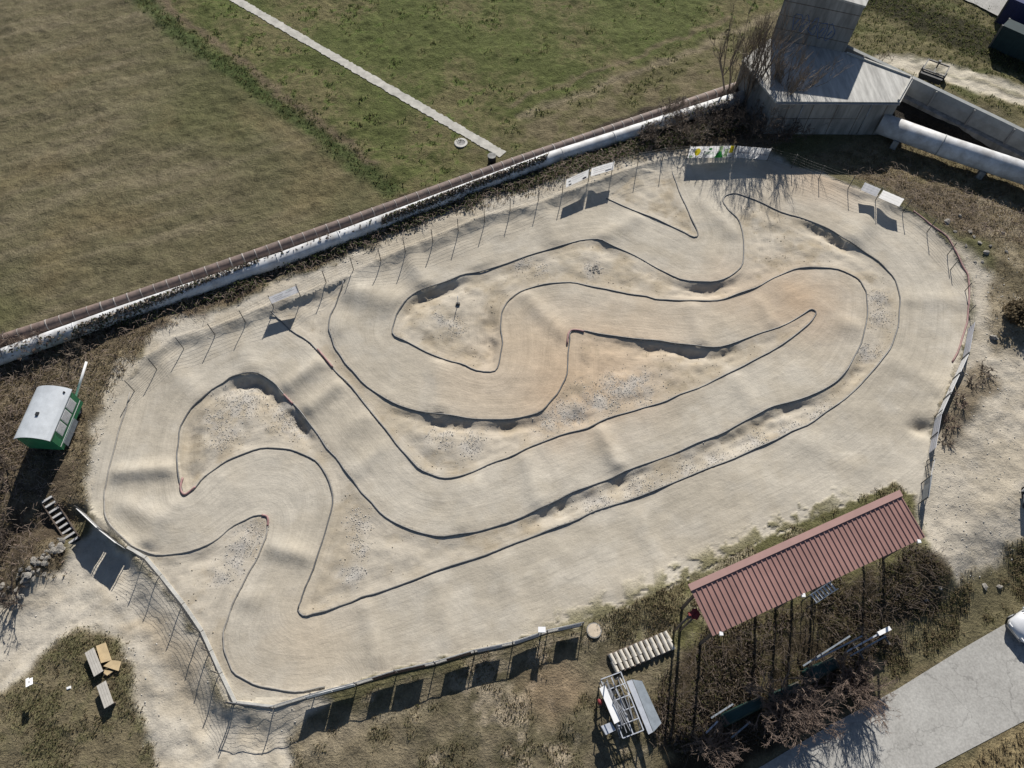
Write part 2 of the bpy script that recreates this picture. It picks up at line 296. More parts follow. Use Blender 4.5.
# grass creeping in along the pavilion
k = sstep(.54, .68, n3 * .6 + n2 * .4 + .22 * (1 - sstep(0, 1.6, dp))) * (hout > -.4) * (hout < .01) * sstep(0, 5, GX) * (GY < 20) * (1 - sstep(.4, 2.0, dp + (n2 - .5) * 2)) * (1 - sstep(20, 24, GX)) * inpl
ALB = mix(ALB, C3(.17, .155, .075), np.clip(k, 0, 1) * .85); VEG = np.maximum(VEG, np.clip(k, 0, 1) * .8)
# fine variation everywhere
ALB = ALB * (1 + ((n3 - .5) * .55 + (n2 - .5) * .35) * (.25 + .9 * VEG))[..., None]
ALB = np.clip(ALB, .012, .7)

# ------------------------------------------------------------------ materials
def new_mat(name):
    m = bpy.data.materials.new(name); m.use_nodes = True
    nt = m.node_tree; nt.nodes.clear()
    out = nt.nodes.new('ShaderNodeOutputMaterial'); b = nt.nodes.new('ShaderNodeBsdfPrincipled')
    nt.links.new(b.outputs[0], out.inputs[0])
    return m, nt, b
def N(nt, t, **kw):
    n = nt.nodes.new(t)
    for k, v in kw.items(): setattr(n, k, v)
    return n
MATS = {}
def mat(name, col, rough=.8, var=.25, scale=4.0, metal=0.0, bump=0.0, col2=None, stretch=None, fine=0.0, bscale=None, spec=None):
    """plain surface with two scales of procedural wear"""
    m, nt, b = new_mat(name); L = nt.links.new
    b.inputs['Roughness'].default_value = rough; b.inputs['Metallic'].default_value = metal
    if spec is not None: b.inputs['Specular IOR Level'].default_value = spec
    tc = N(nt, 'ShaderNodeTexCoord'); mp = N(nt, 'ShaderNodeMapping')
    if stretch: mp.inputs['Scale'].default_value = stretch
    L(tc.outputs['Object'], mp.inputs[0])
    no = N(nt, 'ShaderNodeTexNoise'); no.inputs['Scale'].default_value = scale; no.inputs['Detail'].default_value = 6; no.inputs['Roughness'].default_value = .65
    L(mp.outputs[0], no.inputs['Vector'])
    r = N(nt, 'ShaderNodeValToRGB'); r.color_ramp.elements[0].position = .36; r.color_ramp.elements[1].position = .66
    c2 = col2 or tuple(c * (1 - var) for c in col)
    r.color_ramp.elements[0].color = (*c2, 1); r.color_ramp.elements[1].color = (*col, 1)
    L(no.outputs[0], r.inputs[0]); L(r.outputs[0], b.inputs['Base Color'])
    if bump:
        bp = N(nt, 'ShaderNodeBump'); bp.inputs['Strength'].default_value = bump; bp.inputs['Distance'].default_value = .05
        nb = N(nt, 'ShaderNodeTexNoise'); nb.inputs['Scale'].default_value = bscale or scale * 5; nb.inputs['Detail'].default_value = 4
        L(mp.outputs[0], nb.inputs['Vector']); L(nb.outputs[0], bp.inputs['Height']); L(bp.outputs[0], b.inputs['Normal'])
    MATS[name] = m
    return m

def ground_mat():
    m, nt, b = new_mat('ground_surface'); L = nt.links.new
    b.inputs['Roughness'].default_value = .95; b.inputs['Specular IOR Level'].default_value = .12
    at = N(nt, 'ShaderNodeAttribute', attribute_name='albedo'); av = N(nt, 'ShaderNodeAttribute', attribute_name='veg'); al = N(nt, 'ShaderNodeAttribute', attribute_name='lane')
    gm = N(nt, 'ShaderNodeNewGeometry')
    def noise(scale, det, vec, rough=.6):
        n = N(nt, 'ShaderNodeTexNoise'); n.inputs['Scale'].default_value = scale; n.inputs['Detail'].default_value = det; n.inputs['Roughness'].default_value = rough
        L(vec, n.inputs['Vector']); return n.outputs[0]
    def math_(op, a, b_=None, c=None):
        n = N(nt, 'ShaderNodeMath', operation=op)
        for i, q in enumerate((a, b_, c)):
            if q is None: continue
            if hasattr(q, 'is_linked'): L(q, n.inputs[i])
            else: n.inputs[i].default_value = q
        return n.outputs[0]
    nf = noise(7.0, 5, gm.outputs['Position'], .75); ng_ = noise(2.2, 5, gm.outputs['Position'], .7); nl = noise(.35, 3, gm.outputs['Position'])
    # wheel lines that follow the lanes
    sx = N(nt, 'ShaderNodeSeparateXYZ'); L(gm.outputs['Position'], sx.inputs[0])
    cx = N(nt, 'ShaderNodeCombineXYZ'); L(math_('MULTIPLY', al.outputs['Fac'], 5.0), cx.inputs[0]); L(math_('MULTIPLY', sx.outputs[0], .22), cx.inputs[1]); L(math_('MULTIPLY', sx.outputs[1], .22), cx.inputs[2])
    ns = noise(1.0, 4, cx.outputs[0], .7)
    cw = N(nt, 'ShaderNodeCombineXYZ'); L(math_('MULTIPLY', al.outputs['Fac'], 1.1), cw.inputs[0]); L(math_('MULTIPLY', sx.outputs[0], .13), cw.inputs[1]); L(math_('MULTIPLY', sx.outputs[1], .13), cw.inputs[2])
    nw = noise(1.0, 5, cw.outputs[0], .65)
    cr_ = N(nt, 'ShaderNodeCombineXYZ'); L(math_('MULTIPLY', al.outputs['Fac'], 2.6), cr_.inputs[0]); L(math_('MULTIPLY', sx.outputs[0], .09), cr_.inputs[1]); L(math_('MULTIPLY', sx.outputs[1], .09), cr_.inputs[2])
    nr = noise(1.0, 2, cr_.outputs[0], .5)
    rut = N(nt, 'ShaderNodeMapRange', interpolation_type='SMOOTHSTEP'); rut.inputs['From Min'].default_value = .0; rut.inputs['From Max'].default_value = .035; rut.inputs['To Min'].default_value = .93; rut.inputs['To Max'].default_value = 1.0
    L(math_('ABSOLUTE', math_('SUBTRACT', nr, .53)), rut.inputs['Value'])
    mpx = N(nt, 'ShaderNodeMapping'); mpx.inputs['Rotation'].default_value = (0, 0, .5); mpx.inputs['Scale'].default_value = (.14, 3.2, 1); L(gm.outputs['Position'], mpx.inputs[0]); nx1 = noise(1.0, 5, mpx.outputs[0], .75)
    mpy = N(nt, 'ShaderNodeMapping'); mpy.inputs['Rotation'].default_value = (0, 0, -.25); mpy.inputs['Scale'].default_value = (.1, 2.4, 1); L(gm.outputs['Position'], mpy.inputs[0]); nx2 = noise(1.0, 5, mpy.outputs[0], .75)
    lanek = math_('SUBTRACT', 1.0, av.outputs['Fac'])
    ampv = math_('MULTIPLY_ADD', av.outputs['Fac'], 1.2, .30)
    f1 = math_('MULTIPLY_ADD', math_('SUBTRACT', nf, .5), ampv, 1.0)
    f2 = math_('MULTIPLY_ADD', math_('SUBTRACT', ng_, .5), math_('MULTIPLY_ADD', av.outputs['Fac'], .7, .3), 1.0)
    f3 = math_('MULTIPLY_ADD', math_('SUBTRACT', ns, .5), math_('MULTIPLY', lanek, .24), 1.0); f3 = math_('MULTIPLY', f3, math_('MULTIPLY_ADD', math_('SUBTRACT', nw, .5), math_('MULTIPLY', lanek, .42), 1.0))
    f4 = math_('MULTIPLY_ADD', math_('SUBTRACT', nl, .5), .3, 1.0); f4 = math_('MULTIPLY', f4, rut.outputs['Result']); f4 = math_('MULTIPLY', f4, math_('MULTIPLY_ADD', math_('SUBTRACT', math_('MULTIPLY', nx1, nx2), .25), math_('MULTIPLY', lanek, .38), 1.0))
    f = math_('MULTIPLY', math_('MULTIPLY', f1, f2), math_('MULTIPLY', f3, f4)); f = math_('MAXIMUM', f, .25)
    vm = N(nt, 'ShaderNodeVectorMath', operation='SCALE'); L(at.outputs['Color'], vm.inputs[0]); L(f, vm.inputs['Scale'])
    L(vm.outputs[0], b.inputs['Base Color'])
    bh = math_('ADD', math_('MULTIPLY', nf, math_('MULTIPLY_ADD', av.outputs['Fac'], .17, .012)), math_('ADD', math_('MULTIPLY', ng_, math_('MULTIPLY_ADD', av.outputs['Fac'], .22, .04)), math_('MULTIPLY', math_('MULTIPLY', ns, lanek), .018)))
    bp = N(nt, 'ShaderNodeBump'); bp.inputs['Strength'].default_value = 1.0; bp.inputs['Distance'].default_value = 1.0
    L(bh, bp.inputs['Height']); L(bp.outputs[0], b.inputs['Normal'])
    return m
GM = ground_mat()

M_hose = mat('black_hose', (.15, .148, .145), .45, .4, 3); M_hose_red = mat('faded_red_hose', (.36, .20, .19), .6, .4, 3); M_hose_pale = mat('dusty_hose', (.30, .28, .25), .6, .35, 3)
M_steel = mat('galvanised', (.34, .35, .37), .5, .35, 5, metal=.35); M_post = mat('post_steel', (.11, .105, .10), .6, .35, 6); M_white = mat('white_board', (.80, .80, .80), .55, .10, 2)
M_grey_b = mat('grey_board', (.50, .51, .56), .6, .15, 3); M_ink = mat('dark_ink', (.06, .06, .11), .7, .2, 5); M_inkred = mat('red_ink', (.35, .10, .12), .7, .2, 5)
M_green_ink = mat('green_ink', (.05, .35, .08), .7, .2, 5); M_yellow = mat('yellow_print', (.85, .72, .05), .7, .2, 5); M_lime = mat('pale_green_print', (.60, .80, .45), .7, .2, 4)
M_brown_board = mat('brown_plank', (.15, .09, .08), .7, .4, 5); M_conc = mat('weathered_concrete', (.33, .325, .31), .9, .55, .8, bump=.4, stretch=(1.6, 1.6, .25), bscale=9)
M_conc_w = mat('pale_concrete', (.55, .535, .49), .9, .3, 1.5, bump=.35, bscale=10); M_conc_roof = mat('concrete_deck', (.50, .49, .46), .9, .40, 1.0, bump=.3, stretch=(2.6, .35, 1), bscale=8)
M_pipe_w = mat('whitewashed_pipe', (.66, .67, .68), .6, .30, .9, bump=.1, col2=(.38, .37, .36)); M_pipe_b = mat('rusty_pipe', (.22, .155, .13), .75, .5, 1.6, bump=.25, col2=(.11, .085, .075)); M_band = mat('pipe_band', (.42, .38, .35), .7, .5, 3)
M_pipe_c = mat('concrete_pipe', (.36, .37, .365), .85, .55, .8, bump=.2, col2=(.25, .26, .25))
M_cart = mat('trailer_green', (.03, .21, .095), .5, .25, 2); M_roofw = mat('trailer_white_roof', (.54, .57, .60), .5, .2, 1.4); M_glass = mat('window_panel', (.62, .63, .65), .25, .2, 3); M_rub = mat('rubber', (.03, .03, .03), .8, .3, 5); M_darkp = mat('dark_opening', (.02, .022, .025), .6, .3, 3)
M_roofr = mat('red_sheet_roof', (.375, .215, .185), .55, .22, .55); M_wood = mat('grey_wood', (.16, .125, .10), .85, .4, 3, stretch=(1, 1, .2)); M_ply = mat('plywood', (.62, .47, .27), .8, .25, 2); M_table = mat('worn_table_top', (.50, .47, .42), .8, .2, 3)
M_tread = mat('step_tread', (.46, .45, .44), .8, .3, 4); M_rock = mat('rubble_rock', (.36, .335, .295), .9, .6, 2.5, bump=.5); M_peb = mat('gravel_stone', (.50, .475, .43), .9, .3, 1.2)
M_block = mat('pale_block', (.60, .56, .49), .85, .25, 3, bump=.2); M_alu = mat('aluminium', (.62, .65, .70), .4, .2, 3, metal=.4); M_gut = mat('grey_sheet', (.30, .34, .38), .5, .3, 2, metal=.2)
M_teal = mat('dark_teal_paint', (.009, .032, .038), .8, .35, 2); M_tarp = mat('dark_green_tarp', (.009, .045, .038), .55, .35, 2); M_navy = mat('navy_paint', (.02, .03, .11), .4, .25, 2); M_red = mat('faded_red', (.24, .03, .03), .7, .3, 3)
M_car = mat('silver_car_paint', (.66, .67, .69), .3, .06, 2, metal=.1); M_cglass = mat('car_glass', (.012, .014, .017), .1, .1, 2); M_graf = mat('blue_spray_paint', (.17, .24, .42), .9, .3, 2); M_grafd = mat('dark_spray_paint', (.09, .09, .10), .9, .3, 2)
M_bark = mat('bare_bark', (.25, .20, .155), .9, .4, 3); M_bark2 = mat('reddish_bark', (.25, .185, .148), .9, .35, 3); M_barkd = mat('dark_bark', (.13, .10, .08), .9, .4, 3)
M_leaf = mat('ivy_leaf', (.10, .125, .05), .7, .5, 2); M_straw = mat('straw', (.36, .29, .18), .9, .4, 1.5); M_olive = mat('olive_grass', (.165, .165, .075), .9, .4, 1.5); M_browng = mat('brown_grass', (.23, .185, .12), .9, .4, 1.5)
def plant_mat(m, k=.5):
    nt = m.node_tree; b = [n for n in nt.nodes if n.type == 'BSDF_PRINCIPLED'][0]; o = [n for n in nt.nodes if n.type == 'OUTPUT_MATERIAL'][0]
    t = nt.nodes.new('ShaderNodeBsdfTranslucent'); x = nt.nodes.new('ShaderNodeMixShader'); x.inputs[0].default_value = k; b.inputs['Specular IOR Level'].default_value = .1
    nt.links.new(b.inputs['Base Color'].links[0].from_socket, t.inputs['Color']); nt.links.new(b.outputs[0], x.inputs[1]); nt.links.new(t.outputs[0], x.inputs[2]); nt.links.new(x.outputs[0], o.inputs[0])
M_vinyl = mat('white_vinyl', (.72, .72, .73), .5, .08, 2); M_vinyl_g = mat('grey_vinyl', (.46, .47, .51), .5, .15, 2)
for m_ in (M_vinyl, M_vinyl_g, M_green_ink, M_yellow, M_lime): plant_mat(m_, .62)
for m_ in (M_leaf, M_straw, M_olive, M_browng): plant_mat(m_)
M_deadb = mat('dead_brush', (.175, .135, .092), .95, .45, 1.5); plant_mat(M_deadb, .4)
M_lane = mat('white_slab_path', (.50, .48, .43), .9, .35, 1.2, bump=.3); M_asph = None

def road_mat():
    m, nt, b = new_mat('old_asphalt'); L = nt.links.new
    b.inputs['Roughness'].default_value = .9
    tc = N(nt, 'ShaderNodeTexCoord')
    n = N(nt, 'ShaderNodeTexNoise'); n.inputs['Scale'].default_value = .25; n.inputs['Detail'].default_value = 8; n.inputs['Roughness'].default_value = .7; L(tc.outputs['Object'], n.inputs['Vector'])
    n2_ = N(nt, 'ShaderNodeTexNoise'); n2_.inputs['Scale'].default_value = 9; n2_.inputs['Detail'].default_value = 5; L(tc.outputs['Object'], n2_.inputs['Vector'])
    r = N(nt, 'ShaderNodeValToRGB'); r.color_ramp.elements[0].position = .35; r.color_ramp.elements[1].position = .65
    r.color_ramp.elements[0].color = (.29, .28, .26, 1); r.color_ramp.elements[1].color = (.39, .38, .355, 1); L(n.outputs[0], r.inputs[0])
    r2 = N(nt, 'ShaderNodeValToRGB'); r2.color_ramp.elements[0].position = .3; r2.color_ramp.elements[1].position = .7
    r2.color_ramp.elements[0].color = (.8, .8, .8, 1); r2.color_ramp.elements[1].color = (1.15, 1.15, 1.15, 1); L(n2_.outputs[0], r2.inputs[0])
    mx = N(nt, 'ShaderNodeMix', data_type='RGBA', blend_type='MULTIPLY'); mx.inputs[0].default_value = 1
    vo = N(nt, 'ShaderNodeTexVoronoi', feature='DISTANCE_TO_EDGE'); vo.inputs['Scale'].default_value = .22
    wn = N(nt, 'ShaderNodeVectorMath', operation='ADD'); nn = N(nt, 'ShaderNodeTexNoise'); nn.inputs['Scale'].default_value = .8; nn.inputs['Detail'].default_value = 5; L(tc.outputs['Object'], nn.inputs['Vector']); sc_ = N(nt, 'ShaderNodeVectorMath', operation='SCALE'); sc_.inputs['Scale'].default_value = 2.2; L(nn.outputs['Color'], sc_.inputs[0]); L(tc.outputs['Object'], wn.inputs[0]); L(sc_.outputs[0], wn.inputs[1]); L(wn.outputs[0], vo.inputs['Vector'])
    rc = N(nt, 'ShaderNodeValToRGB'); rc.color_ramp.elements[0].position = .0; rc.color_ramp.elements[1].position = .012; rc.color_ramp.elements[0].color = (.72, .72, .72, 1); rc.color_ramp.elements[1].color = (1, 1, 1, 1); L(vo.outputs['Distance'], rc.inputs[0])
    m2 = N(nt, 'ShaderNodeMix', data_type='RGBA', blend_type='MULTIPLY'); m2.inputs[0].default_value = 1; L(r.outputs[0], m2.inputs[6]); L(rc.outputs[0], m2.inputs[7]); L(m2.outputs[2], mx.inputs[6]); L(r2.outputs[0], mx.inputs[7]); L(mx.outputs[2], b.inputs['Base Color'])
    return m
M_asph = road_mat()

# ------------------------------------------------------------------ object helpers
class MB:
    """collects faces for ONE mesh object"""
    def __init__(s): s.v = []; s.f = []; s.sm = []
    def add(s, vs, fs, smooth=False):
        o = len(s.v); s.v += [tuple(p) for p in vs]; s.f += [tuple(i + o for i in f) for f in fs]; s.sm += [smooth] * len(fs)
    def box(s, c, size, rz=0, m=None, taper=1.0):
        x, y, z = (q / 2 for q in size); M_ = m or (Matrix.Translation(Vector(c)) @ Matrix.Rotation(rz, 4, 'Z'))
        vs = [M_ @ Vector((sx * x * (taper if sz > 0 else 1), sy * y * (taper if sz > 0 else 1), sz * z)) for sz in (-1, 1) for sx, sy in ((-1, -1), (1, -1), (1, 1), (-1, 1))]
        s.add(vs, [(3, 2, 1, 0), (4, 5, 6, 7), (0, 1, 5, 4), (1, 2, 6, 5), (2, 3, 7, 6), (3, 0, 4, 7)])
    def bar(s, a, b, w, h=None, up=(0, 0, 1)):
        a, b = Vector(a), Vector(b); d = b - a; L = d.length; d.normalize(); u = Vector(up)
        if abs(d.dot(u)) > .98: u = Vector((0, 1, 0))
        x = d.cross(u).normalized(); z = x.cross(d); h = h or w
        vs = [p + x * sx * w / 2 + z * sz * h / 2 for p in (a, b) for sx, sz in ((-1, -1), (1, -1), (1, 1), (-1, 1))]
        s.add(vs, [(0, 1, 2, 3), (7, 6, 5, 4), (0, 4, 5, 1), (1, 5, 6, 2), (2, 6, 7, 3), (3, 7, 4, 0)])
    def tube(s, pts, r, n=8, smooth=True, caps=True, r2=None):
        P = [Vector(p) for p in pts]; K = len(P); base = len(s.v)
        for i in range(K):
            d = (P[min(i + 1, K - 1)] - P[max(i - 1, 0)])
            if d.length < 1e-9: d = Vector((0, 0, 1))
            d.normalize(); u = Vector((0, 0, 1)) if abs(d.z) < .95 else Vector((1, 0, 0))
            x = d.cross(u).normalized(); z = x.cross(d)
            rr = r if r2 is None else r + (r2 - r) * i / max(1, K - 1)
            for k in range(n):
                a = 2 * PI * k / n; s.v.append(tuple(P[i] + (x * math.cos(a) + z * math.sin(a)) * rr))
        for i in range(K - 1):
            for k in range(n):
                a = base + i * n + k; b = base + i * n + (k + 1) % n; s.f.append((a, b, b + n, a + n)); s.sm.append(smooth)
        if caps:
            s.f.append(tuple(base + k for k in range(n))[::-1]); s.sm.append(False)
            s.f.append(tuple(base + (K - 1) * n + k for k in range(n))); s.sm.append(False)
    def prism(s, fp, z0, z1):
        """footprint to z0/z1; z may be lists"""
        n = len(fp); z0 = z0 if isinstance(z0, (list, tuple)) else [z0] * n; z1 = z1 if isinstance(z1, (list, tuple)) else [z1] * n
        vs = [(p[0], p[1], z0[i]) for i, p in enumerate(fp)] + [(p[0], p[1], z1[i]) for i, p in enumerate(fp)]
        s.add(vs, [tuple(range(n))[::-1], tuple(range(n, 2 * n))] + [(i, (i + 1) % n, (i + 1) % n + n, i + n) for i in range(n)])
    def build(s, name, m, parent=None, origin=None):
        me = bpy.data.meshes.new(name)
        if origin is not None: vs = [(p[0] - origin[0], p[1] - origin[1], p[2] - origin[2]) for p in s.v]
        else: vs = s.v
        me.from_pydata(vs, [], s.f); me.materials.append(m)
        me.polygons.foreach_set('use_smooth', s.sm); me.update()
        o = bpy.data.objects.new(name, me); COL.objects.link(o)
        if parent is not None: o.parent = parent
        elif origin is not None: o.location = origin
        return o
def tag(o, label=None, cat=None, group=None, kind=None):
    if label: o['label'] = label
    if cat: o['category'] = cat
    if group: o['group'] = group
    if kind: o['kind'] = kind
    return o
def thing(name, label, cat, loc=(0, 0, 0), rz=0, group=None):
    o = bpy.data.objects.new(name, None); COL.objects.link(o); o.empty_display_size = .3
    o.location = loc; o.rotation_euler = (0, 0, rz)
    return tag(o, label, cat, group)
def copy_tree(o, parent=None):
    c = o.copy(); COL.objects.link(c)
    if parent is not None: c.parent = parent
    for ch in list(o.children): copy_tree(ch, c)
    return c
def np_mesh(name, V, Fc, m, parent=None, k=3, smooth=False):
    me = bpy.data.meshes.new(name); V = np.asarray(V, np.float32); Fc = np.asarray(Fc, np.int32)
    me.vertices.add(len(V)); me.vertices.foreach_set('co', V.ravel())
    me.loops.add(Fc.size); me.loops.foreach_set('vertex_index', Fc.ravel())
    me.polygons.add(len(Fc)); me.polygons.foreach_set('loop_start', np.arange(0, Fc.size, k, dtype=np.int32)); me.polygons.foreach_set('loop_total', np.full(len(Fc), k, np.int32))
    if smooth: me.polygons.foreach_set('use_smooth', np.ones(len(Fc), bool))
    for q in (m if isinstance(m, list) else [m]): me.materials.append(q)
    me.update(calc_edges=True)
    o = bpy.data.objects.new(name, me); COL.objects.link(o)
    if parent is not None: o.parent = parent
    return o

# ------------------------------------------------------------------ ground sheets (one grid, split where the surface changes)
ny, nx = GX.shape
cellc = lambda A: A[:-1, :-1]
idx = np.arange(nx * ny).reshape(ny, nx)
quads = np.stack([idx[:-1, :-1], idx[:-1, 1:], idx[1:, 1:], idx[1:, :-1]], -1).reshape(-1, 4)
m_track = (cellc(inpl) & ~cellc(infield)).ravel(); m_inf = cellc(infield).ravel()
VV = np.stack([GX, GY, Z], -1).reshape(-1, 3); AL = np.concatenate([ALB, np.ones(GX.shape + (1,))], -1).reshape(-1, 4); VG = VEG.ravel(); LD = np.where(inpl, np.minimum(dedge, 30), 0).ravel()
for name, msk in (('ground', ~m_track & ~m_inf), ('dirt_track', m_track), ('infield', m_inf)):
    q = quads[msk]; used, inv = np.unique(q, return_inverse=True)
    o = np_mesh(name, VV[used], inv.reshape(-1, 4), GM, k=4, smooth=True); o['kind'] = 'structure'
    a = o.data.attributes.new('albedo', 'FLOAT_COLOR', 'POINT'); a.data.foreach_set('color', AL[used].astype(np.float32).ravel())
    for nm, arr in (('veg', VG), ('lane', LD)):
        a = o.data.attributes.new(nm, 'FLOAT', 'POINT'); a.data.foreach_set('value', arr[used].astype(np.float32))

def sheet(name, poly, z, m, label=None):
    b = MB(); n = len(poly); b.add([(p[0], p[1], z) for p in poly], [tuple(range(n))])
    o = b.build(name, m); o['kind'] = 'structure'; return o
sheet('road', [(p[0], p[1]) for p in ROAD][::-1], ROADZ + .004, M_asph)
# far road: follows the ground as a strip
def strip(name, pts, half, m, lift=.05, kind='structure', jit=.0):
    b = MB(); P = pts; vs = []
    for i, p in enumerate(P):
        q0 = P[max(i - 1, 0)]; q1 = P[min(i + 1, len(P) - 1)]; dx, dy = q1[0] - q0[0], q1[1] - q0[1]; L = math.hypot(dx, dy)
        nx_, ny_ = -dy / L, dx / L
        j = random.uniform(-jit, jit)
        for s_ in (-1, 1):
            x, y = p[0] + nx_ * (half + j) * s_, p[1] + ny_ * (half + j) * s_; vs.append((x, y, max(T(x, y), T(p[0], p[1])) + lift))
    b.add(vs, [(2 * i, 2 * i + 1, 2 * i + 3, 2 * i + 2)[::-1] for i in range(len(P) - 1)])
    o = b.build(name, m)
    if kind: o['kind'] = kind
    return o
def lin(a, b, n): return [(a[0] + (b[0] - a[0]) * i / n, a[1] + (b[1] - a[1]) * i / n) for i in range(n + 1)]
ra, rb = G(930, -27), G(1100, 55)
strip('far_road', lin(ra, rb, 40), 2.1, M_asph, .12)
la, lb = G(215, -12), G(503, 155)
strip('concrete_path', lin(la, lb, 220), .46, M_lane, .05, jit=.07)

# ------------------------------------------------------------------ track edging hoses
def hose(name, pts, label, m, r=.052, closed=False, lift=.03):
    b = MB(); P = []
    for i, p in enumerate(pts):
        P.append((p[0], p[1], T(p[0], p[1]) + lift))
    # take the higher side of a step
    for i, p in enumerate(P):
        zz = max(T(p[0] + dx, p[1] + dy) for dx in (-.15, 0, .15) for dy in (-.15, 0, .15)); P[i] = (p[0] + .05 * math.sin(i * 1.3) * math.sin(i * .37), p[1] + .05 * math.cos(i * 1.1) * math.sin(i * .29), zz * .8 + (p[2] - lift) * .2 + lift - .035 * (.5 + .5 * math.sin(i * .23)) * (.5 + .5 * math.sin(i * .71 + 1)))
    if closed: P = P + [P[0]]
    b.tube(P, r, 8)
    return tag(b.build(name, m), label, 'track edging')
hose('edging_hose', LOOPg, 'long black hose looping round the middle infield between all the lanes', M_hose, closed=True)
hose('edging_hose', INNERg, 'black hose folded into a hairpin round the gravelly triangular infield', M_hose)
hose('edging_hose', OUTERg, 'pale dusty hose along the outer left edge of the track with a sharp notch', M_hose_pale)
hose('edging_hose', TOPg, 'short bent black hose below the white banners at the top fence', M_hose)
RB = smooth_poly(GP([(912,213),(929,227),(945,240),(955,255),(963,270),(968,282),(968,300),(966,323),(960,346),(952,362)]), 3)
hose('edging_hose', RB, 'faded red hose along the inside of the right hand fence', M_hose_red, .065)
def part_on(parent, name, px, m, r=.08):
    pass
for px, lab in (([(183,478),(181,486),(182,492),(185,495),(190,492),(196,487)], 'red padded tip of the left hairpin hose'), ([(567,345),(568,336),(571,331),(577,330.3),(584,332)], 'red padded tip of the centre hairpin hose'), ([(318,350),(327,361),(333,368)], 'short red hose cover on the lane edge right of the left hairpin'), ([(284,395),(288,399),(293,404)], 'short red hose cover on the upper rim of the left hairpin'), ([(262,515.2),(267,516.5),(268.2,521),(267.6,526)], 'red hose cover at the sharp notch of the pale outer hose')):
    P = smooth_poly(GP(px), 3); b = MB(); b.tube([(p[0], p[1], max(T(p[0] + dx, p[1] + dy) for dx in (-.15, .15) for dy in (-.15, .15)) + .04) for p in P], .075, 8)
    tag(b.build('hose_cover', M_hose_red), lab, 'hose cover', 'red covers on the hose tips')

# ------------------------------------------------------------------ fences
def fence(name, label, tops, h, wires=6, rail=False, r_post=.032, pm=None, low=.0):
    P = []
    for u, v in tops:
        w = W(u, v, h); P.append(Vector((w.x, w.y, w.z - h)))
    t = thing(name, label, 'fence', P[0])
    for p in P:
        b = MB(); tilt = Vector((random.uniform(-.04, .04), random.uniform(-.04, .04), 0))
        b.tube([p - P[0] - Vector((0, 0, .3)), p - P[0] + Vector((0, 0, h + .05)) + tilt], r_post, 6); b.build('post', pm or M_post, t)
    b = MB()
    for k in range(wires):
        z = .12 + (h - .14) * k / (wires - 1); Q = []
        for i in range(len(P) - 1):
            for j in range(4):
                q = P[i].lerp(P[i + 1], j / 4); Q.append(q - P[0] + Vector((0, 0, z - .05 * math.sin(PI * j / 4))))
        Q.append(P[-1] - P[0] + Vector((0, 0, z))); b.tube(Q, .007, 3, caps=False)
    b.build('wire', M_post, t)
    if rail:
        b = MB(); b.tube([p - P[0] + Vector((0, 0, h)) for p in P], .024, 6); b.build('top_rail', M_steel, t)
    return t, P
TOPP = [(125,381),(148,359),(176,338),(208,324),(239,311),(268,296),(296,286),(322,271),(350,258),(378,249),(403,240),(431,230),(457,219),(484,210),(510,198),(539,188),(563.5,180),(590,168),(613.5,161),(640,153),(665,148),(690,146),(735,145),(772,148),(797,155),(825,166),(855,176),(883,188),(911,200),(936,220),(957,243)]
tf, TP = fence('wire_fence', 'long wire fence on thin posts along the crest above the track', TOPP, 1.45)
LLP = [(75,506),(98,528),(117,543),(135,553),(150,571),(173,600),(192,628),(201,648),(211,671),(226,702)]
lf, LP = fence('wire_fence', 'wire fence down the lower left edge of the track above the gravel path', LLP, 1.35, 9)
BTP = [(226,702),(268.6,707),(310.6,694),(353.6,683),(394.6,670.5),(434,662),(474,650),(512.7,642),(548,630),(584,622)]
bf, BP = fence('wire_fence', 'railed fence with hanging boards along the bottom edge of the track', BTP, 1.08, 7, rail=True)
RTP = [(957,262),(972,283),(976,305),(974,330),(969,352),(960,372),(951,392),(942,410),(938,432),(934,455)]
rf, RP = fence('wire_fence', 'leaning fence with white banners down the right side of the track', RTP, 1.0, 4)
gf, GPp = fence('wire_fence', 'short grey mesh fence at the track entrance beside the red roof', [(935,459),(931,476),(928,497)], 1.3, 9, rail=True)

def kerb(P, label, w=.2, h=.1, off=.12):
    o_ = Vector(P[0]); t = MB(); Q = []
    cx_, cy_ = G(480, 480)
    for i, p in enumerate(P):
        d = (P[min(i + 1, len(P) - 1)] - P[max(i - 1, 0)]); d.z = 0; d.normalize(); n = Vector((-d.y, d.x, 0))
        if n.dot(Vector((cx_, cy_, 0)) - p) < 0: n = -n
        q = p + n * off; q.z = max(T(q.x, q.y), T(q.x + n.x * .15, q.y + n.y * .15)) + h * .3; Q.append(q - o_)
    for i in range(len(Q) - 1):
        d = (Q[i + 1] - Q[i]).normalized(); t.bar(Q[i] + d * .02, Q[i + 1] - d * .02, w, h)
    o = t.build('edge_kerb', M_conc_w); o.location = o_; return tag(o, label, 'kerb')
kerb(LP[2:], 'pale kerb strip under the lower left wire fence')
kerb(BP, 'pale kerb strip under the railed bottom fence', .16)
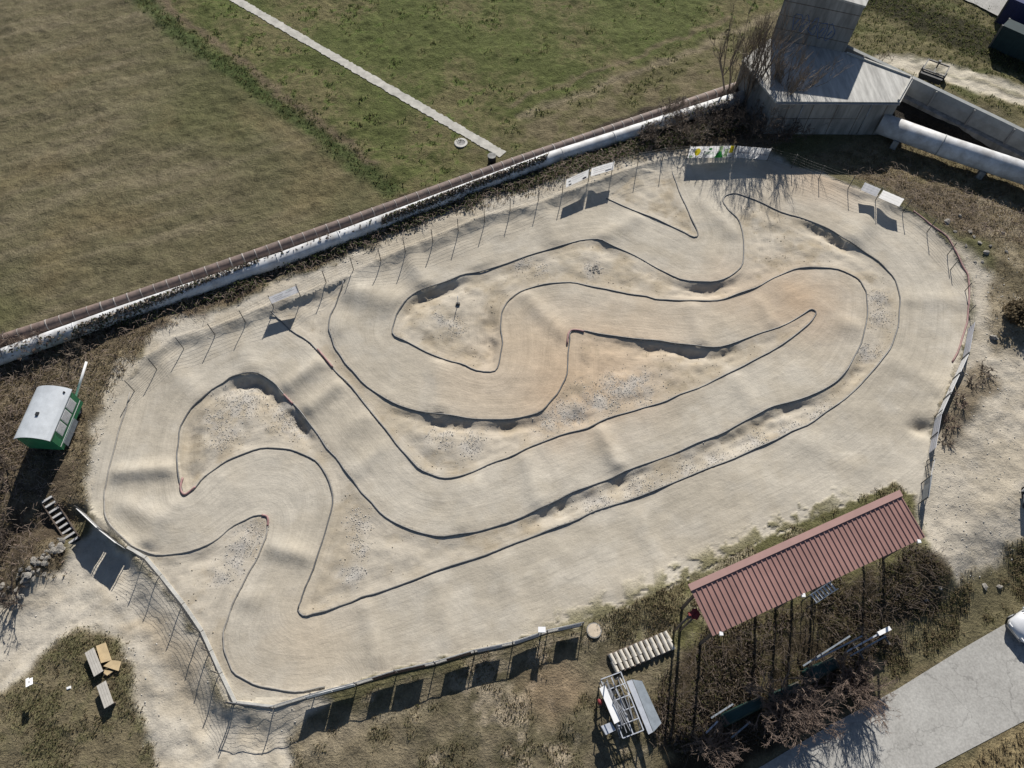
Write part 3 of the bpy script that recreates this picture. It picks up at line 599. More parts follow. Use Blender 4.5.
def board(a, b, z0, z1, label, m, name='banner', group=None, off=0.05, th=.03, cat='banner', deco=None, lean=0):
    """flat board hung between two ground points on a fence; faces the south"""
    a, b = Vector(a), Vector(b); d = (b - a); d.z = 0; L = d.length; ang = math.atan2(d.y, d.x); n = Vector((math.sin(ang), -math.cos(ang), 0))
    o = thing(name, label, cat, a + n * off + Vector((0, 0, 0)), ang, group)
    sl = (b.z - a.z) / L; mb = MB()
    vs = [(x, y, z + x * sl) for y in (-th / 2, th / 2) for x, z in ((0, z0), (L, z0), (L, z1), (0, z1))]
    # slight waves of the sheet come from a middle row
    if m in (M_vinyl, M_vinyl_g):                       # thin cloth-like sheet, slightly wavy
        K = 14; vs = [(L * i / K, -th / 2 + .02 * math.sin(i * 1.7 + L) * (j % 2) - lean * j / 2, z0 + (z1 - z0) * j / 2 + L * i / K * sl - (.03 * math.sin(PI * ((i * 4 / K) % 1)) if j == 2 else 0)) for j in range(3) for i in range(K + 1)]
        mb.add(vs, [(j * (K + 1) + i, j * (K + 1) + i + 1, (j + 1) * (K + 1) + i + 1, (j + 1) * (K + 1) + i) for j in range(2) for i in range(K)], True)
    else: mb.add(vs, [(0, 1, 2, 3), (7, 6, 5, 4), (0, 4, 5, 1), (1, 5, 6, 2), (2, 6, 7, 3), (3, 7, 4, 0)])
    mb.build('sheet', m, o)
    if deco:
        for kind, x0, x1, za, zb, mm in deco:
            q = MB(); y = -th / 2 - .024
            P = lambda x, z: (x * L, y, z0 + (z1 - z0) * z + x * L * sl)
            if kind == 'rect': q.add([P(x0, za), P(x1, za), P(x1, zb), P(x0, zb)], [(0, 1, 2, 3)])
            elif kind == 'tri': q.add([P(x0, za), P(x1, za), P(x0 + (x1 - x0) * .62, zb), P(x0 + (x1 - x0) * .35, zb)], [(0, 1, 2, 3)])
            elif kind == 'disc':
                cx_, cz_ = (x0 + x1) / 2, (za + zb) / 2; K = 20
                q.add([P(cx_ + (x1 - x0) / 2 * math.cos(2 * PI * i / K), cz_ + (zb - za) / 2 * math.sin(2 * PI * i / K)) for i in range(K)], [tuple(range(K))])
            elif kind == 'word':          # lettering too small to read in the photo: letter-like strokes
                x = x0; rr = random.Random(int(x0 * 1000) + int(za * 77))
                while x < x1 - .004:
                    w = rr.uniform(.010, .020) * min(1, 3.5 / L + .4); hgt = za + (zb - za) * rr.choice((.65, .7, 1.0))
                    q.add([P(x, za), P(x + w * .38, za), P(x + w * .38, hgt), P(x, hgt)], [(0, 1, 2, 3)])
                    if rr.random() < .7:
                        zc = za + (hgt - za) * rr.choice((0, .4, .8)); zt = zc + (zb - za) * .18
                        q.add([P(x + w * .38, zc), P(x + w * .85, zc), P(x + w * .85, zt), P(x + w * .38, zt)], [(0, 1, 2, 3)])
                    x += w * 1.15
                    
            q.build({'word': 'lettering', 'disc': 'printed_disc', 'rect': 'printed_block', 'tri': 'printed_wedge'}[kind], mm, o)
    return o
def fp(lst, px):
    """ground point on the fence nearest to a picture point (taken at fence top height)"""
    w = W(px[0], px[1], 1.35); best = None
    for i in range(len(lst) - 1):
        d = lst[i + 1] - lst[i]; t = max(0, min(1, (w - lst[i]).xy.dot(d.xy) / d.xy.length_squared)); q = lst[i] + d * t
        k = (q - w).xy.length
        if best is None or k < best[0]: best = (k, q)
    return best[1]
B_ = lambda L_, u0, u1: (fp(L_, u0), fp(L_, u1))
# top fence banners
a, b = B_(TP, (268, 296), (297, 286)); board(a, b, .55, 1.40, 'grey printed board alone on the upper left fence', M_vinyl_g, deco=[('word', .12, .48, .66, .8, M_ink), ('word', .56, .86, .62, .76, M_ink), ('word', .14, .44, .42, .56, M_ink), ('word', .6, .82, .84, .92, M_green_ink), ('word', .15, .7, .2, .3, M_grafd)])
a, b = B_(TP, (565, 179), (588, 169)); board(a, b, .50, 1.45, 'white printed banner with red heading and two small car pictures', M_vinyl, deco=[('word', .22, .85, .78, .9, M_inkred), ('word', .25, .8, .5, .62, M_grey_b), ('disc', .72, .92, .06, .3, M_ink), ('disc', .1, .24, .1, .28, M_ink), ('disc', .08, .2, .52, .66, M_ink)])
a, b = B_(TP, (591, 168), (613, 161)); board(a, b, .50, 1.45, 'white banner with rows of dark print beside the banner with car pictures', M_vinyl, deco=[('word', .08, .9, .72, .84, M_ink), ('word', .1, .86, .5, .62, M_ink), ('word', .1, .6, .28, .38, M_inkred), ('rect', .62, .9, .1, .3, M_grey_b)])
a, b = B_(TP, (690, 146), (735, 145)); board(a, b, .15, 1.45, 'white banner with yellow ball and green lettering and green wedge print', M_vinyl, deco=[('disc', .13, .26, .2, .85, M_yellow), ('rect', .335, .352, .28, .62, M_ink), ('word', .36, .57, .3, .58, M_green_ink), ('disc', .43, .51, .66, .86, M_green_ink), ('tri', .60, .80, .0, .55, M_green_ink), ('rect', .66, .74, .55, .98, M_lime), ('rect', .90, .985, .4, 1.0, M_yellow), ('disc', .03, .11, .03, .25, M_lime), ('rect', .80, .88, .05, .75, M_lime)])
a, b = B_(TP, (737, 145), (771, 148)); board(a, b, .15, 1.45, 'white banner with one line of thin dark lettering beside the yellow ball banner', M_vinyl, deco=[('rect', .07, .09, .3, .75, M_ink), ('word', .1, .46, .42, .56, M_ink), ('word', .52, .92, .38, .52, M_ink)])
a, b = B_(TP, (866, 181), (882, 187.5)); board(a, b, .45, 1.35, 'plain pale board left of the pair on the upper right fence', M_vinyl_g, deco=None)
a, b = B_(TP, (884, 188.5), (905, 197)); board(a, b, .45, 1.35, 'plain pale board right of the pair on the upper right fence', M_vinyl)
# right fence banners
for (u0, u1, lab, m) in (((975,318),(970,348),'dull grey banner low on the right fence below the red hose', M_grey_b), ((969,350),(962,368),'bright white banner at the middle of the right fence', M_white), ((961,370),(952,390),'bright white banner below the middle of the right fence', M_white), ((951,391),(942,411),'white banner on the right fence beside the grey shrubs', M_white), ((942,412),(936,444),'grey sagging banner at the lower end of the right fence', M_grey_b)):
    a, b = B_(RP, u0, u1); board(b, a, .06, .95, lab, m, off=.05, lean=.85)
a, b = B_(GPp, (932,474), (928,497)); board(b, a, .35, 1.3, 'dull grey panel hung on the entrance fence beside the red roof', M_gut, cat='panel', name='fence_panel')
# bottom boards
for (u0, u1, z0, z1, lab, m) in (((303,696),(329,690),.32,1.0,'leftmost hanging board on the bottom fence by the hose end', M_white), ((330,689.5),(352,684),.32,1.0,'second hanging board on the bottom fence touching the leftmost one', M_white), ((371,678),(394,671.5),.38,1.03,'hanging board with a brown top edge left of a bottom fence post', M_brown_board), ((396,670),(424,664.5),.38,1.03,'wide hanging board with brown top edge on the bottom fence', M_brown_board),
    ((446,659),(471,652.5),.38,1.03,'hanging board with reddish brown top edge near the middle of the bottom fence', M_brown_board), ((477,650),(502,645),.38,1.03,'grey hanging board right of the reddish brown ones on the bottom fence', M_grey_b), ((515,642),(540,634),.36,1.03,'grey hanging board just left of the white box post', M_grey_b), ((559,628.5),(582,623),.36,1.03,'last grey hanging board at the right end of the bottom fence', M_grey_b)):
    a, b = B_(BP, u0, u1); board(a, b, z0, z1, lab, m, cat='board', name='hanging_board', group='boards hanging on the bottom fence')
for (u0, u1, lab) in (((76,507),(97,527),'upper long board on the lower left fence beside the steps'), ((99,529),(116,542),'lower long board on the lower left fence below the steps')):
    a, b = B_(LP, u0, u1); board(a, b, -.05, 1.35, lab, M_white, cat='board', name='hanging_board', group='long boards on the lower left fence')

# white box on a post behind the bottom fence
w = W(541, 634, .0); t = thing('meter_box', 'small white box on a post beside the bottom fence', 'box', w)
b = MB(); b.tube([(0, 0, -.2), (0, 0, 1.0)], .04, 6); b.build('post', M_steel, t)
b = MB(); b.box((0, 0, 1.2), (.38, .25, .45)); b.build('case', M_white, t); b = MB(); b.box((0, -.02, 1.445), (.44, .32, .035)); b.build('lid', M_white, t)

# ------------------------------------------------------------------ pipelines
def pipeline(name, label, P, r, m, band_every=None, mb_=None, sup=True, cat='pipeline', n=20):
    t = thing(name, label, cat, (P[0][0], P[0][1], 0)); o = Vector((P[0][0], P[0][1], 0)); P = [Vector(p) for p in P]
    b = MB(); b.tube([p - o for p in P], r, n); b.build('pipe', m, t)
    L = [0]
    for i in range(len(P) - 1): L.append(L[-1] + (P[i + 1] - P[i]).length)
    def at(s):
        for i in range(len(P) - 1):
            if s <= L[i + 1]:
                d = P[i + 1] - P[i]; return P[i] + d * ((s - L[i]) / d.length), d.normalized()
        return P[-1], (P[-1] - P[-2]).normalized()
    if band_every:
        s = band_every * .6
        while s < L[-1] - .5:
            p, d = at(s); wd = random.uniform(.02, .06); b = MB(); b.tube([p - o - d * wd, p - o + d * wd], r * 1.035, n); b.build('flange', mb_, t); s += band_every
    if sup:
        s = 2.0
        while s < L[-1] - 1:
            p, d = at(s); zb = T(p.x, p.y) - .3; b = MB(); b.box((p.x - o.x, p.y - o.y, (zb + p.z - r * .6) / 2), (.5, r * 2.1, p.z - r * .6 - zb), math.atan2(d.y, d.x)); b.build('saddle', M_conc, t); s += 7.5
    return t
def pline(px, z): return [(*G(u, v, z), z) for u, v in px]
pipeline('pipeline', 'rusty brown banded pipeline on the field side of the pair', pline([(-120,383),(0,341),(120,302),(253,256),(350,221.5),(517,161.5),(677,107.5),(745,84)], .85), .46, M_pipe_b, 1.0, M_band)
pipeline('pipeline', 'whitewashed pipeline half hidden by ivy on the track side of the pair', pline([(-120,400),(0,357),(120,314),(280,260),(350,234),(553,157.5),(677,117.5),(748,95)], .75), .58, M_pipe_w, 5.2, M_pipe_w)
pipeline('pipeline', 'big pale pipeline leaving the concrete block on the near side', pline([(880,123),(949,148),(1024,173),(1150,214)], 1.35), .90, M_pipe_w, 9.0, M_pipe_c)
FT = pline([(846,44),(865,53),(935,86),(1004,119),(1150,190)], 1.9)
t = thing('flume', 'straight grey stained concrete flume beside the gravel lane', 'flume', (FT[0][0], FT[0][1], 0))
o_ = Vector((FT[0][0], FT[0][1], 0))
def offs(d, z):
    out = []
    for i, p in enumerate(FT):
        q0 = Vector(FT[max(i - 1, 0)]); q1 = Vector(FT[min(i + 1, len(FT) - 1)]); n = (q1 - q0).cross(Vector((0, 0, 1))); n.z = 0; n.normalize(); q = Vector(p) + n * d - o_; q.z = z; out.append(q)
    return out
def section(name, ring, m):
    b = MB(); rows = [offs(d, z) for d, z in ring]; K = len(FT); R_ = len(ring)
    b.add([p for r in rows for p in r], [(j * K + i, j * K + i + 1, ((j + 1) % R_) * K + i + 1, ((j + 1) % R_) * K + i) for j in range(R_) for i in range(K - 1)] + [tuple(j * K for j in range(R_))[::-1], tuple(j * K + K - 1 for j in range(R_))]); return b.build(name, m, t)
section('near_wall', [(.0, 1.9), (.34, 1.86), (.52, 1.2), (.62, -.8), (-.1, -.8), (-.05, 1.2)], M_pipe_c)
section('foot_ledge', [(.6, .35), (1.15, .32), (1.2, -.8), (.6, -.8)], M_conc)
section('far_wall', [(-.95, 1.2), (-.7, 1.2), (-.65, -.5), (-1.0, -.5)], M_pipe_c)
for k in range(7):
    q = Vector(FT[0]).lerp(Vector(FT[4]), .08 + k * .13); b = MB(); d = (Vector(FT[4]) - Vector(FT[0])).normalized(); n = d.cross(Vector((0, 0, 1))).normalized(); c_ = q - o_ + n * .42
    b.bar((c_.x, c_.y, 1.84), (c_.x + n.x * .3, c_.y + n.y * .3, -.5), .16, .1); b.build('rib', M_conc, t)
pipeline('pipeline', 'thin dark pipe between the two big pipelines', pline([(908,84),(960,112),(1024,146),(1100,184)], .35), .16, M_post, None, None, sup=False)

# ------------------------------------------------------------------ concrete valve house
o0 = (29, 57, 0)
t = thing('valve_house', 'grey concrete block with tall tower where the pipelines meet', 'building', o0)
def bpart(name, fpz, z1, m, parent=t, z0=-.5):
    b = MB(); b.prism([(p[0] - o0[0], p[1] - o0[1]) for p in fpz], z0, z1); return b.build(name, m, parent)
LB = [(23.1, 52.5), (33.9, 52.4), (36.0, 55.7), (30.8, 59.2), (24.2, 61.2), (21.1, 58.1)]
bpart('low_wall', LB, 3.40, M_conc)
# roof deck with a slight overhang
cxy = (sum(p[0] for p in LB) / 6, sum(p[1] for p in LB) / 6)
bpart('low_roof', [(cxy[0] + (p[0] - cxy[0]) * 1.012, cxy[1] + (p[1] - cxy[1]) * 1.012) for p in LB], 3.58, M_conc_roof, z0=3.40)
TW = [(24.3, 61.4), (30.65, 59.25), (33.4, 64.6), (27.0, 67.0)]
tw = bpart('tower_wall', TW, [8.5, 7.9, 7.9, 8.5], M_conc)
ctw = (sum(p[0] for p in TW) / 4, sum(p[1] for p in TW) / 4)
b = MB(); b.prism([(ctw[0] + (p[0] - ctw[0]) * 1.02 - o0[0], ctw[1] + (p[1] - ctw[1]) * 1.02 - o0[1]) for p in TW], [8.5, 7.9, 7.9, 8.5], [8.66, 8.06, 8.06, 8.66]); b.build('tower_roof', M_conc_roof, t)
# spray paint on the tower face (bubble outlines) and scribbles on the front wall
fd = (Vector((30.65, 59.25, 0)) - Vector((24.3, 61.4, 0))); fl = fd.length; fd.normalize(); fn = Vector((fd.y, -fd.x, 0))
b = MB(); rr = random.Random(3)
for i in range(5):
    cx_ = 1.7 + i * .78; w_ = .34; hh = .75; base = Vector((24.3, 61.4, 0)) + fn * .012
    ring = []
    for k in range(15):
        a = 2 * PI * k / 14; q = 1 + .22 * math.sin(3 * a + i * 2)
        ring.append(base + fd * (cx_ + w_ * q * math.cos(a)) + Vector((0, 0, 5.6 + hh * q * math.sin(a) - .12 * i)) - Vector(o0))
    b.tube(ring, .035, 4)
    b.tube([base + fd * (cx_ - .1) + Vector((0, 0, 5.3 - .12 * i)) - Vector(o0), base + fd * (cx_ + .12) + Vector((0, 0, 5.8 - .12 * i)) - Vector(o0)], .05, 4)
b.build('graffiti', M_graf, t)
b = MB()
for i, x in enumerate((26.2, 26.9, 28.3, 28.9, 29.5, 31.3, 31.9, 32.4)):
    zz = .9 + .3 * rr.random(); b.tube([Vector((x + rr.uniform(-.3, .3) - o0[0], 52.47 - .012 - o0[1], zz + rr.uniform(-.25, .25))) for _ in range(6)], .022, 4)
b.build('graffiti', M_grafd, t)
b = MB()
for k in range(5):
    p = Vector((23.1, 52.5, 0)).lerp(Vector((33.9, 52.4, 0)), (k + .6) / 5); b.box((p.x - o0[0], p.y - o0[1] - .012, 1.4), (.05, .02, 3.7))
b.box((28.5 - o0[0], 52.45 - o0[1] - .014, 1.75), (10.7, .02, .045)); b.build('wall_joint', M_wood, t)
b = MB()
for z in (4.6, 5.9, 7.2):
    p0 = Vector((24.3, 61.4, z)) + fn * .01 - Vector(o0); p1 = Vector((30.65, 59.25, z - .1)) + fn * .01 - Vector(o0); b.bar(p0, p1, .03, .045)
b.build('wall_joint', M_wood, t)
b = MB(); b.bar((23.2 - o0[0], 52.36 - o0[1], 3.42), (33.9 - o0[0], 52.26 - o0[1], 3.42), .12, .1); b.build('gutter', M_steel, t)
b = MB()
for k in range(2): b.tube([(25.6 + k * 6 - o0[0], 52.37 - o0[1], 3.4), (25.6 + k * 6 - o0[0], 52.37 - o0[1], -.2)], .05, 6)
b.build('downpipe', M_steel, t)
# hand rail on the roof edge
b = MB(); b.bar((LB[1][0] - o0[0] - .1, LB[1][1] - o0[1] + .15, 3.66), (LB[2][0] - o0[0] - .15, LB[2][1] - o0[1], 3.66), .14, .14); b.bar((LB[2][0] - o0[0] - .1, LB[2][1] - o0[1] - .1, 3.66), (LB[3][0] - o0[0], LB[3][1] - o0[1] - .12, 3.66), .14, .14); b.build('roof_kerb', M_conc_w, t)

# ------------------------------------------------------------------ trailer hut
tw_ = W(39, 443, 0); tc_ = Vector((-31.75, 22.3, T(-31.75, 22.3)))
t = thing('hut_trailer', 'green wooden site trailer with curved white roof and three side windows', 'trailer', tc_, math.radians(-3.5))
b = MB(); b.box((0, 0, 1.34), (2.38, 3.7, 1.65)); b.build('body', M_cart, t)
b = MB(); K = 12; prof = []
for i in range(K + 1):
    a = PI * (0.5 - (i / K - .5)); x = -1.24 + 2.48 * i / K; z = 2.14 + .42 * (1 - (x / 1.24) ** 2) ** .8 if abs(x) < 1.24 else 2.14
    prof.append((x, z))
vs = [(x, y, z + dz) for y in (-1.98, 1.98) for dz in (0, .05) for x, z in prof]; n = K + 1
fs = []
for i in range(K):
    fs += [(n + i, n + i + 1, 3 * n + i + 1, 3 * n + i), (i + 1, i, 2 * n + i, 2 * n + i + 1), (i, i + 1, n + i + 1, n + i), (2 * n + i + 1, 2 * n + i, 3 * n + i, 3 * n + i + 1)]
fs += [(0, n, 3 * n, 2 * n), (n - 1, 3 * n - 1, 4 * n - 1, 2 * n - 1)]
b.add(vs, fs); roof = b.build('roof', M_roofw, t)
for y in (-1.852, 1.852):
    b = MB(); pts = [(x * .95, z - .01) for x, z in prof]; pts = [(-1.17, 2.15)] + pts[1:-1] + [(1.17, 2.15)]; yy = y - (.02 if y > 0 else -.02)
    b.add([(x, yy, z) for x, z in pts] , [tuple(range(len(pts)))]); b.build('gable', M_cart, t)
b = MB(); b.box((-.05, -.25, 2.62), (.2, .24, .18)); b.build('vent', M_darkp, roof)
b = MB(); b.tube([(.95, 1.6, 2.35), (.95, 1.6, 2.47)], .07, 8); b.build('vent', M_darkp, roof)
for y in (-.75, .15, 1.05):
    fr = MB(); fr.box((1.19, y, 1.62), (.05, .78, .86)); fo = fr.build('window', M_white, t)
    q = MB(); q.box((1.222, y, 1.62), (.012, .66, .74)); q.build('pane', M_glass, fo)
b = MB(); b.box((1.187, 0, .92), (.025, 3.6, .06)); b.box((1.187, 0, 2.10), (.03, 3.66, .05)); b.build('trim', M_white, t)
b = MB(); b.box((1.21, -.5, .55), (.03, 1.9, .55)); b.build('skirt_board', M_gut, t)
b = MB(); b.box((0, 0, .53), (1.9, 3.6, .14)); b.build('chassis', M_post, t)
for x in (-.95, .95):
    for y in (-1.2, 1.2):
        b = MB(); b.tube([(x - .1, y, .32), (x + .1, y, .32)], .34, 16); wo = b.build('wheel', M_rub, t); b = MB(); b.tube([(x - .11, y, .32), (x + .11, y, .32)], .16, 10); b.build('rim', M_gut, wo)
b = MB(); b.tube([(.55, 1.9, .55), (1.1, 4.5, 1.75)], .085, 8); b.build('drawbar', M_white, t)

# stairs from the trailer down to the path
a = W(48, 500); c_ = W(74, 541); d = c_ - a; ang = math.atan2(d.y, d.x)
t = thing('garden_steps', 'short flight of grey wooden steps going down beside the rubble heap', 'steps', a, ang)
nst = 9; Lx = d.xy.length
for i in range(nst):
    x = Lx * i / (nst - 1); zt = max(T(a.x + math.cos(ang) * x, a.y + math.sin(ang) * x) - a.z, d.z * x / Lx - .1) + .12
    b = MB(); b.box((x, 0, zt), (.15, .66, .06)); b.build('tread', M_tread, t)
    b = MB(); b.box((x + .1, 0, zt - .17), (.03, .7, .28)); b.build('riser', M_darkp, t)
for s_ in (-.38, .38):
    b = MB(); b.bar((-.1, s_, .02), (Lx + .1, s_, d.z + .02), .05, .2); b.build('stringer', M_barkd, t)

# ------------------------------------------------------------------ stones
def rock_mb(r, seed):
    rr = random.Random(seed); b = MB(); vs = []; n = 7
    for j, (zf, rf) in enumerate(((-.5, .6), (-.1, 1.0), (.35, .85))):
        for k in range(n):
            a = 2 * PI * (k + rr.uniform(-.25, .25)) / n; q = rf * rr.uniform(.62, 1.3); vs.append((r * q * math.cos(a) * 1.15, r * q * math.sin(a), r * zf + r * rr.uniform(-.12, .12)))
    vs.append((0, 0, -.55 * r)); vs.append((rr.uniform(-.2, .2) * r, rr.uniform(-.2, .2) * r, .62 * r))
    fs = [(j * n + k, j * n + (k + 1) % n, (j + 1) * n + (k + 1) % n, (j + 1) * n + k) for j in range(2) for k in range(n)] + [(21, (k + 1) % n, k) for k in range(n)] + [(14 + k, 14 + (k + 1) % n, 22) for k in range(n)]
    b.add(vs, fs); return b
RK = [rock_mb(1.0, 40 + i).build('rock', M_rock) for i in range(5)]
rid = 0
def put_rock(p, r, label, group):
    global rid
    o = RK[rid] if rid < 5 else RK[rid % 5].copy()
    if rid >= 5: COL.objects.link(o)
    rid += 1; o.location = (p.x, p.y, p.z + r * .25); o.scale = (r, r * random.uniform(.75, 1.1), r * random.uniform(.6, .95)); o.rotation_euler = (random.uniform(-.3, .3), random.uniform(-.3, .3), random.uniform(0, 6.28))
    tag(o, label, 'rock', group)
for i in range(62):
    s_ = random.random(); u = 62 - 42 * s_ + random.gauss(0, 4.5); v = 541 + 36 * s_ + random.gauss(0, 6)
    if i > 46: u, v = 22 - random.random() * 26, 585 + random.random() * 22
    put_rock(W(u, v), random.uniform(.10, .26), 'grey rubble stone lying in the heap below the wooden steps', 'stones of the rubble heap')
for u, v, r in ((947,222,.3),(969,232,.22),(974,237,.16),(979,243,.2),(966,246,.15),(986,253,.25),(960,216,.16),(994,338,.26),(1003,233,.2),(955,232,.14),(982,262,.14),(990,246,.16),(975,262,.12),(1006,252,.18)):
    put_rock(W(u, v), r, 'pale loose stone on the brown ground outside the right end of the track', 'loose stones right of the track')
for u, v in ((925,600),(940,588),(898,595),(985,587),(999,587)):
    put_rock(W(u, v), random.uniform(.1, .2), 'pale stone on the dark bank between red roof and road', 'stones on the road bank')

def scatter(pred_k, n, xr, yr):
    """random ground points with probability from a grid mask"""
    out = []
    nxx = int(round((XB - XA) / STEP)); tries = 0
    while len(out) < n and tries < 60:
        tries += 1
        X = RNG.uniform(*xr, n * 3); Y = RNG.uniform(*yr, n * 3)
        i = ((X - XA) / STEP).astype(int) + ix0; j = ((Y - YA) / STEP).astype(int) + iy0
        k = pred_k[j, i] > RNG.random(n * 3)
        out += list(zip(X[k], Y[k], Z[j[k], i[k]]))
    return np.array(out[:n])
def stones(name, mask, n, rlo, rhi, xr, yr, m):
    P = scatter(mask, n, xr, yr)
    if not len(P): return
    base = np.array([(1, 0, 0), (0, 1, 0), (-1, 0, 0), (0, -1, 0), (0, 0, 1), (0, 0, -.6)], float)
    fc = np.array([(0, 1, 4), (1, 2, 4), (2, 3, 4), (3, 0, 4), (1, 0, 5), (2, 1, 5), (3, 2, 5), (0, 3, 5)])
    r = RNG.uniform(rlo, rhi, len(P)) * RNG.choice([.7, 1, 1, 1.6], len(P)); a = RNG.uniform(0, 6.28, len(P))
    v = base[None] * r[:, None, None] * RNG.uniform(.6, 1.3, (len(P), 6, 3)); v[..., 2] *= .4
    x = v[..., 0] * np.cos(a)[:, None] - v[..., 1] * np.sin(a)[:, None]; y = v[..., 0] * np.sin(a)[:, None] + v[..., 1] * np.cos(a)[:, None]
    V = np.stack([x, y, v[..., 2]], -1) + P[:, None, :] + np.array([0, 0, .02])
    o = np_mesh(name, V.reshape(-1, 3), (fc[None] + 6 * np.arange(len(P))[:, None, None]).reshape(-1, 3), m); o['kind'] = 'stuff'; return o
M_clod = mat('sand_clod', (.42, .36, .275), .95, .25, 1.5)
o = stones('clods', infield * sstep(.45, .62, n2 * .5 + n3 * .5) * sstep(.2, .6, dedge), 1400, .012, .04, (-34, 31), (4, 44), M_clod); tag(o, 'sandy clods scattered over the rough infields', 'clods')
o = stones('gravel', gk * infield * .6, 9000, .014, .036, (-32, 30), (6, 42), M_peb); tag(o, 'grey gravel spread in patches over the sandy infields', 'gravel')
msk = ZONE['right_gravel'] * .5 + ZONE['low_path'] * .2 * (1 - ZONE['lawn']) + ZONE['left_scarp'] * 1.0 + ZONE['crest'] * .15 + ZONE['right_brown'] * .3
o = stones('loose_gravel', msk * (~inpl), 2400, .02, .05, (-40, 45), (2, 48), M_peb); tag(o, 'loose pebbles on the dusty paths around the track', 'gravel')

# ------------------------------------------------------------------ grass, brush and brambles (uncountable)
def blades(name, mask, n, hl, hh, w, per, mats, label, xr, yr, lean=.7, cat='grass', curl=False):
    P = scatter(mask, n, xr, yr)
    if not len(P): return None
    Nn = len(P) * per; P = np.repeat(P, per, 0); P[:, :2] += RNG.normal(0, .11, (Nn, 2))
    a = RNG.uniform(0, 6.28, Nn); h = RNG.uniform(hl, hh, Nn); ln = RNG.uniform(.2, 1, Nn) * lean * h; wv = RNG.uniform(.6, 1.4, Nn) * w
    d = np.stack([np.cos(a), np.sin(a), 0 * a], -1); s_ = np.stack([-np.sin(a), np.cos(a), 0 * a], -1)
    p0 = P - np.array([0, 0, .03]); tip = P + d * ln[:, None] + np.stack([0 * a, 0 * a, h * np.sqrt(np.maximum(.05, 1 - (ln / np.maximum(h, 1e-3)) ** 2 * .8))], -1)
    mid = p0 * .45 + tip * .55 + np.stack([0 * a, 0 * a, h * .14], -1)
    V = np.stack([p0 - s_ * wv[:, None] / 2, p0 + s_ * wv[:, None] / 2, mid + s_ * wv[:, None] * .4, tip, mid - s_ * wv[:, None] * .4], 1)
    f = np.array([(0, 1, 2), (0, 2, 4), (4, 2, 3)])
    Fc = (f[None] + 5 * np.arange(Nn)[:, None, None]).reshape(-1, 3)
    o = np_mesh(name, V.reshape(-1, 3), Fc, mats)
    mi = np.repeat(np.repeat(RNG.integers(0, len(mats), len(P) // per), per), 3).astype(np.int32); o.data.polygons.foreach_set('material_index', mi)
    return tag(o, label, cat, kind='stuff')
out_ = (~inpl).astype(float)
blades('dry_grass', (ZONE['pavilion_green'] * .45 * sstep(.45, .6, n2) + ZONE['tuft_mound'] * .45 + ZONE['road_bank'] * .8 * sstep(.4, .55, n2)) * out_ * (dr > .5), 4200, .06, .2, .045, 5, [M_straw, M_straw, M_browng, M_olive], 'dry tufts of grass on the bank between track and road', (3, 45), (0, 22))
blades('thicket_brush', ZONE['thicket'] * out_ * sstep(.40, .6, n2 * .6 + n1 * .4), 4500, .10, .34, .045, 5, [M_deadb, M_barkd, M_olive, M_deadb, M_browng, M_barkd], 'dark brown brush filling the hollow below the red roof', (6, 28), (0, 16), .9, 'brush')
blades('meadow_grass', (ZONE['lawn'] * sstep(.35, .6, n2) + ZONE['bottom_grass'] * sstep(.46, .6, n2)) * out_, 4500, .05, .15, .05, 4, [M_straw, M_olive, M_browng], 'short dry meadow grass at the lower edge', (-40, 12), (-1, 12))
blades('field_tufts', (ZONE['green_field'] * sstep(.56, .7, n2 * .5 + n3 * .5) + ZONE['green_edge'] * .7 + ZONE['verge'] * .5 + ZONE['scrub_bank']) * (VEG > .7) * (seg_dist(GX, GY, [G(215, -12), G(503, 155)]) > .9), 6000, .06, .2, .09, 4, [M_olive, M_leaf, M_olive], 'dark green tufts dotted over the far meadow', (-57, 57), (38, 79))
blades('straw_grass', (ZONE['straw_corner'] * (dr > .4)), 1800, .12, .3, .05, 5, [M_straw, M_straw, M_browng], 'yellow straw grass in the corner beyond the road', (22, 40), (-5, 8))
blades('strip_grass', (ZONE['dry_strip'] + ZONE['right_brown'] * .35 + ZONE['brown_strip'] * .7) * out_, 3600, .06, .2, .045, 5, [M_browng, M_straw, M_straw, M_browng], 'dry brown grass between the big pipelines and the track', (24, 56), (26, 56))
blades('scrub_grass', (ZONE['trailer_scrub'] * sstep(.35, .6, n2) + ZONE['hedge_floor'] * .5 + ZONE['pale_scrub'] * .3) * out_, 5000, .08, .24, .045, 5, [M_browng, M_straw, M_straw, M_bark2], 'dry brown scrub around the trailer and along the pipes', (-44, 28), (12, 58), .9, 'scrub')

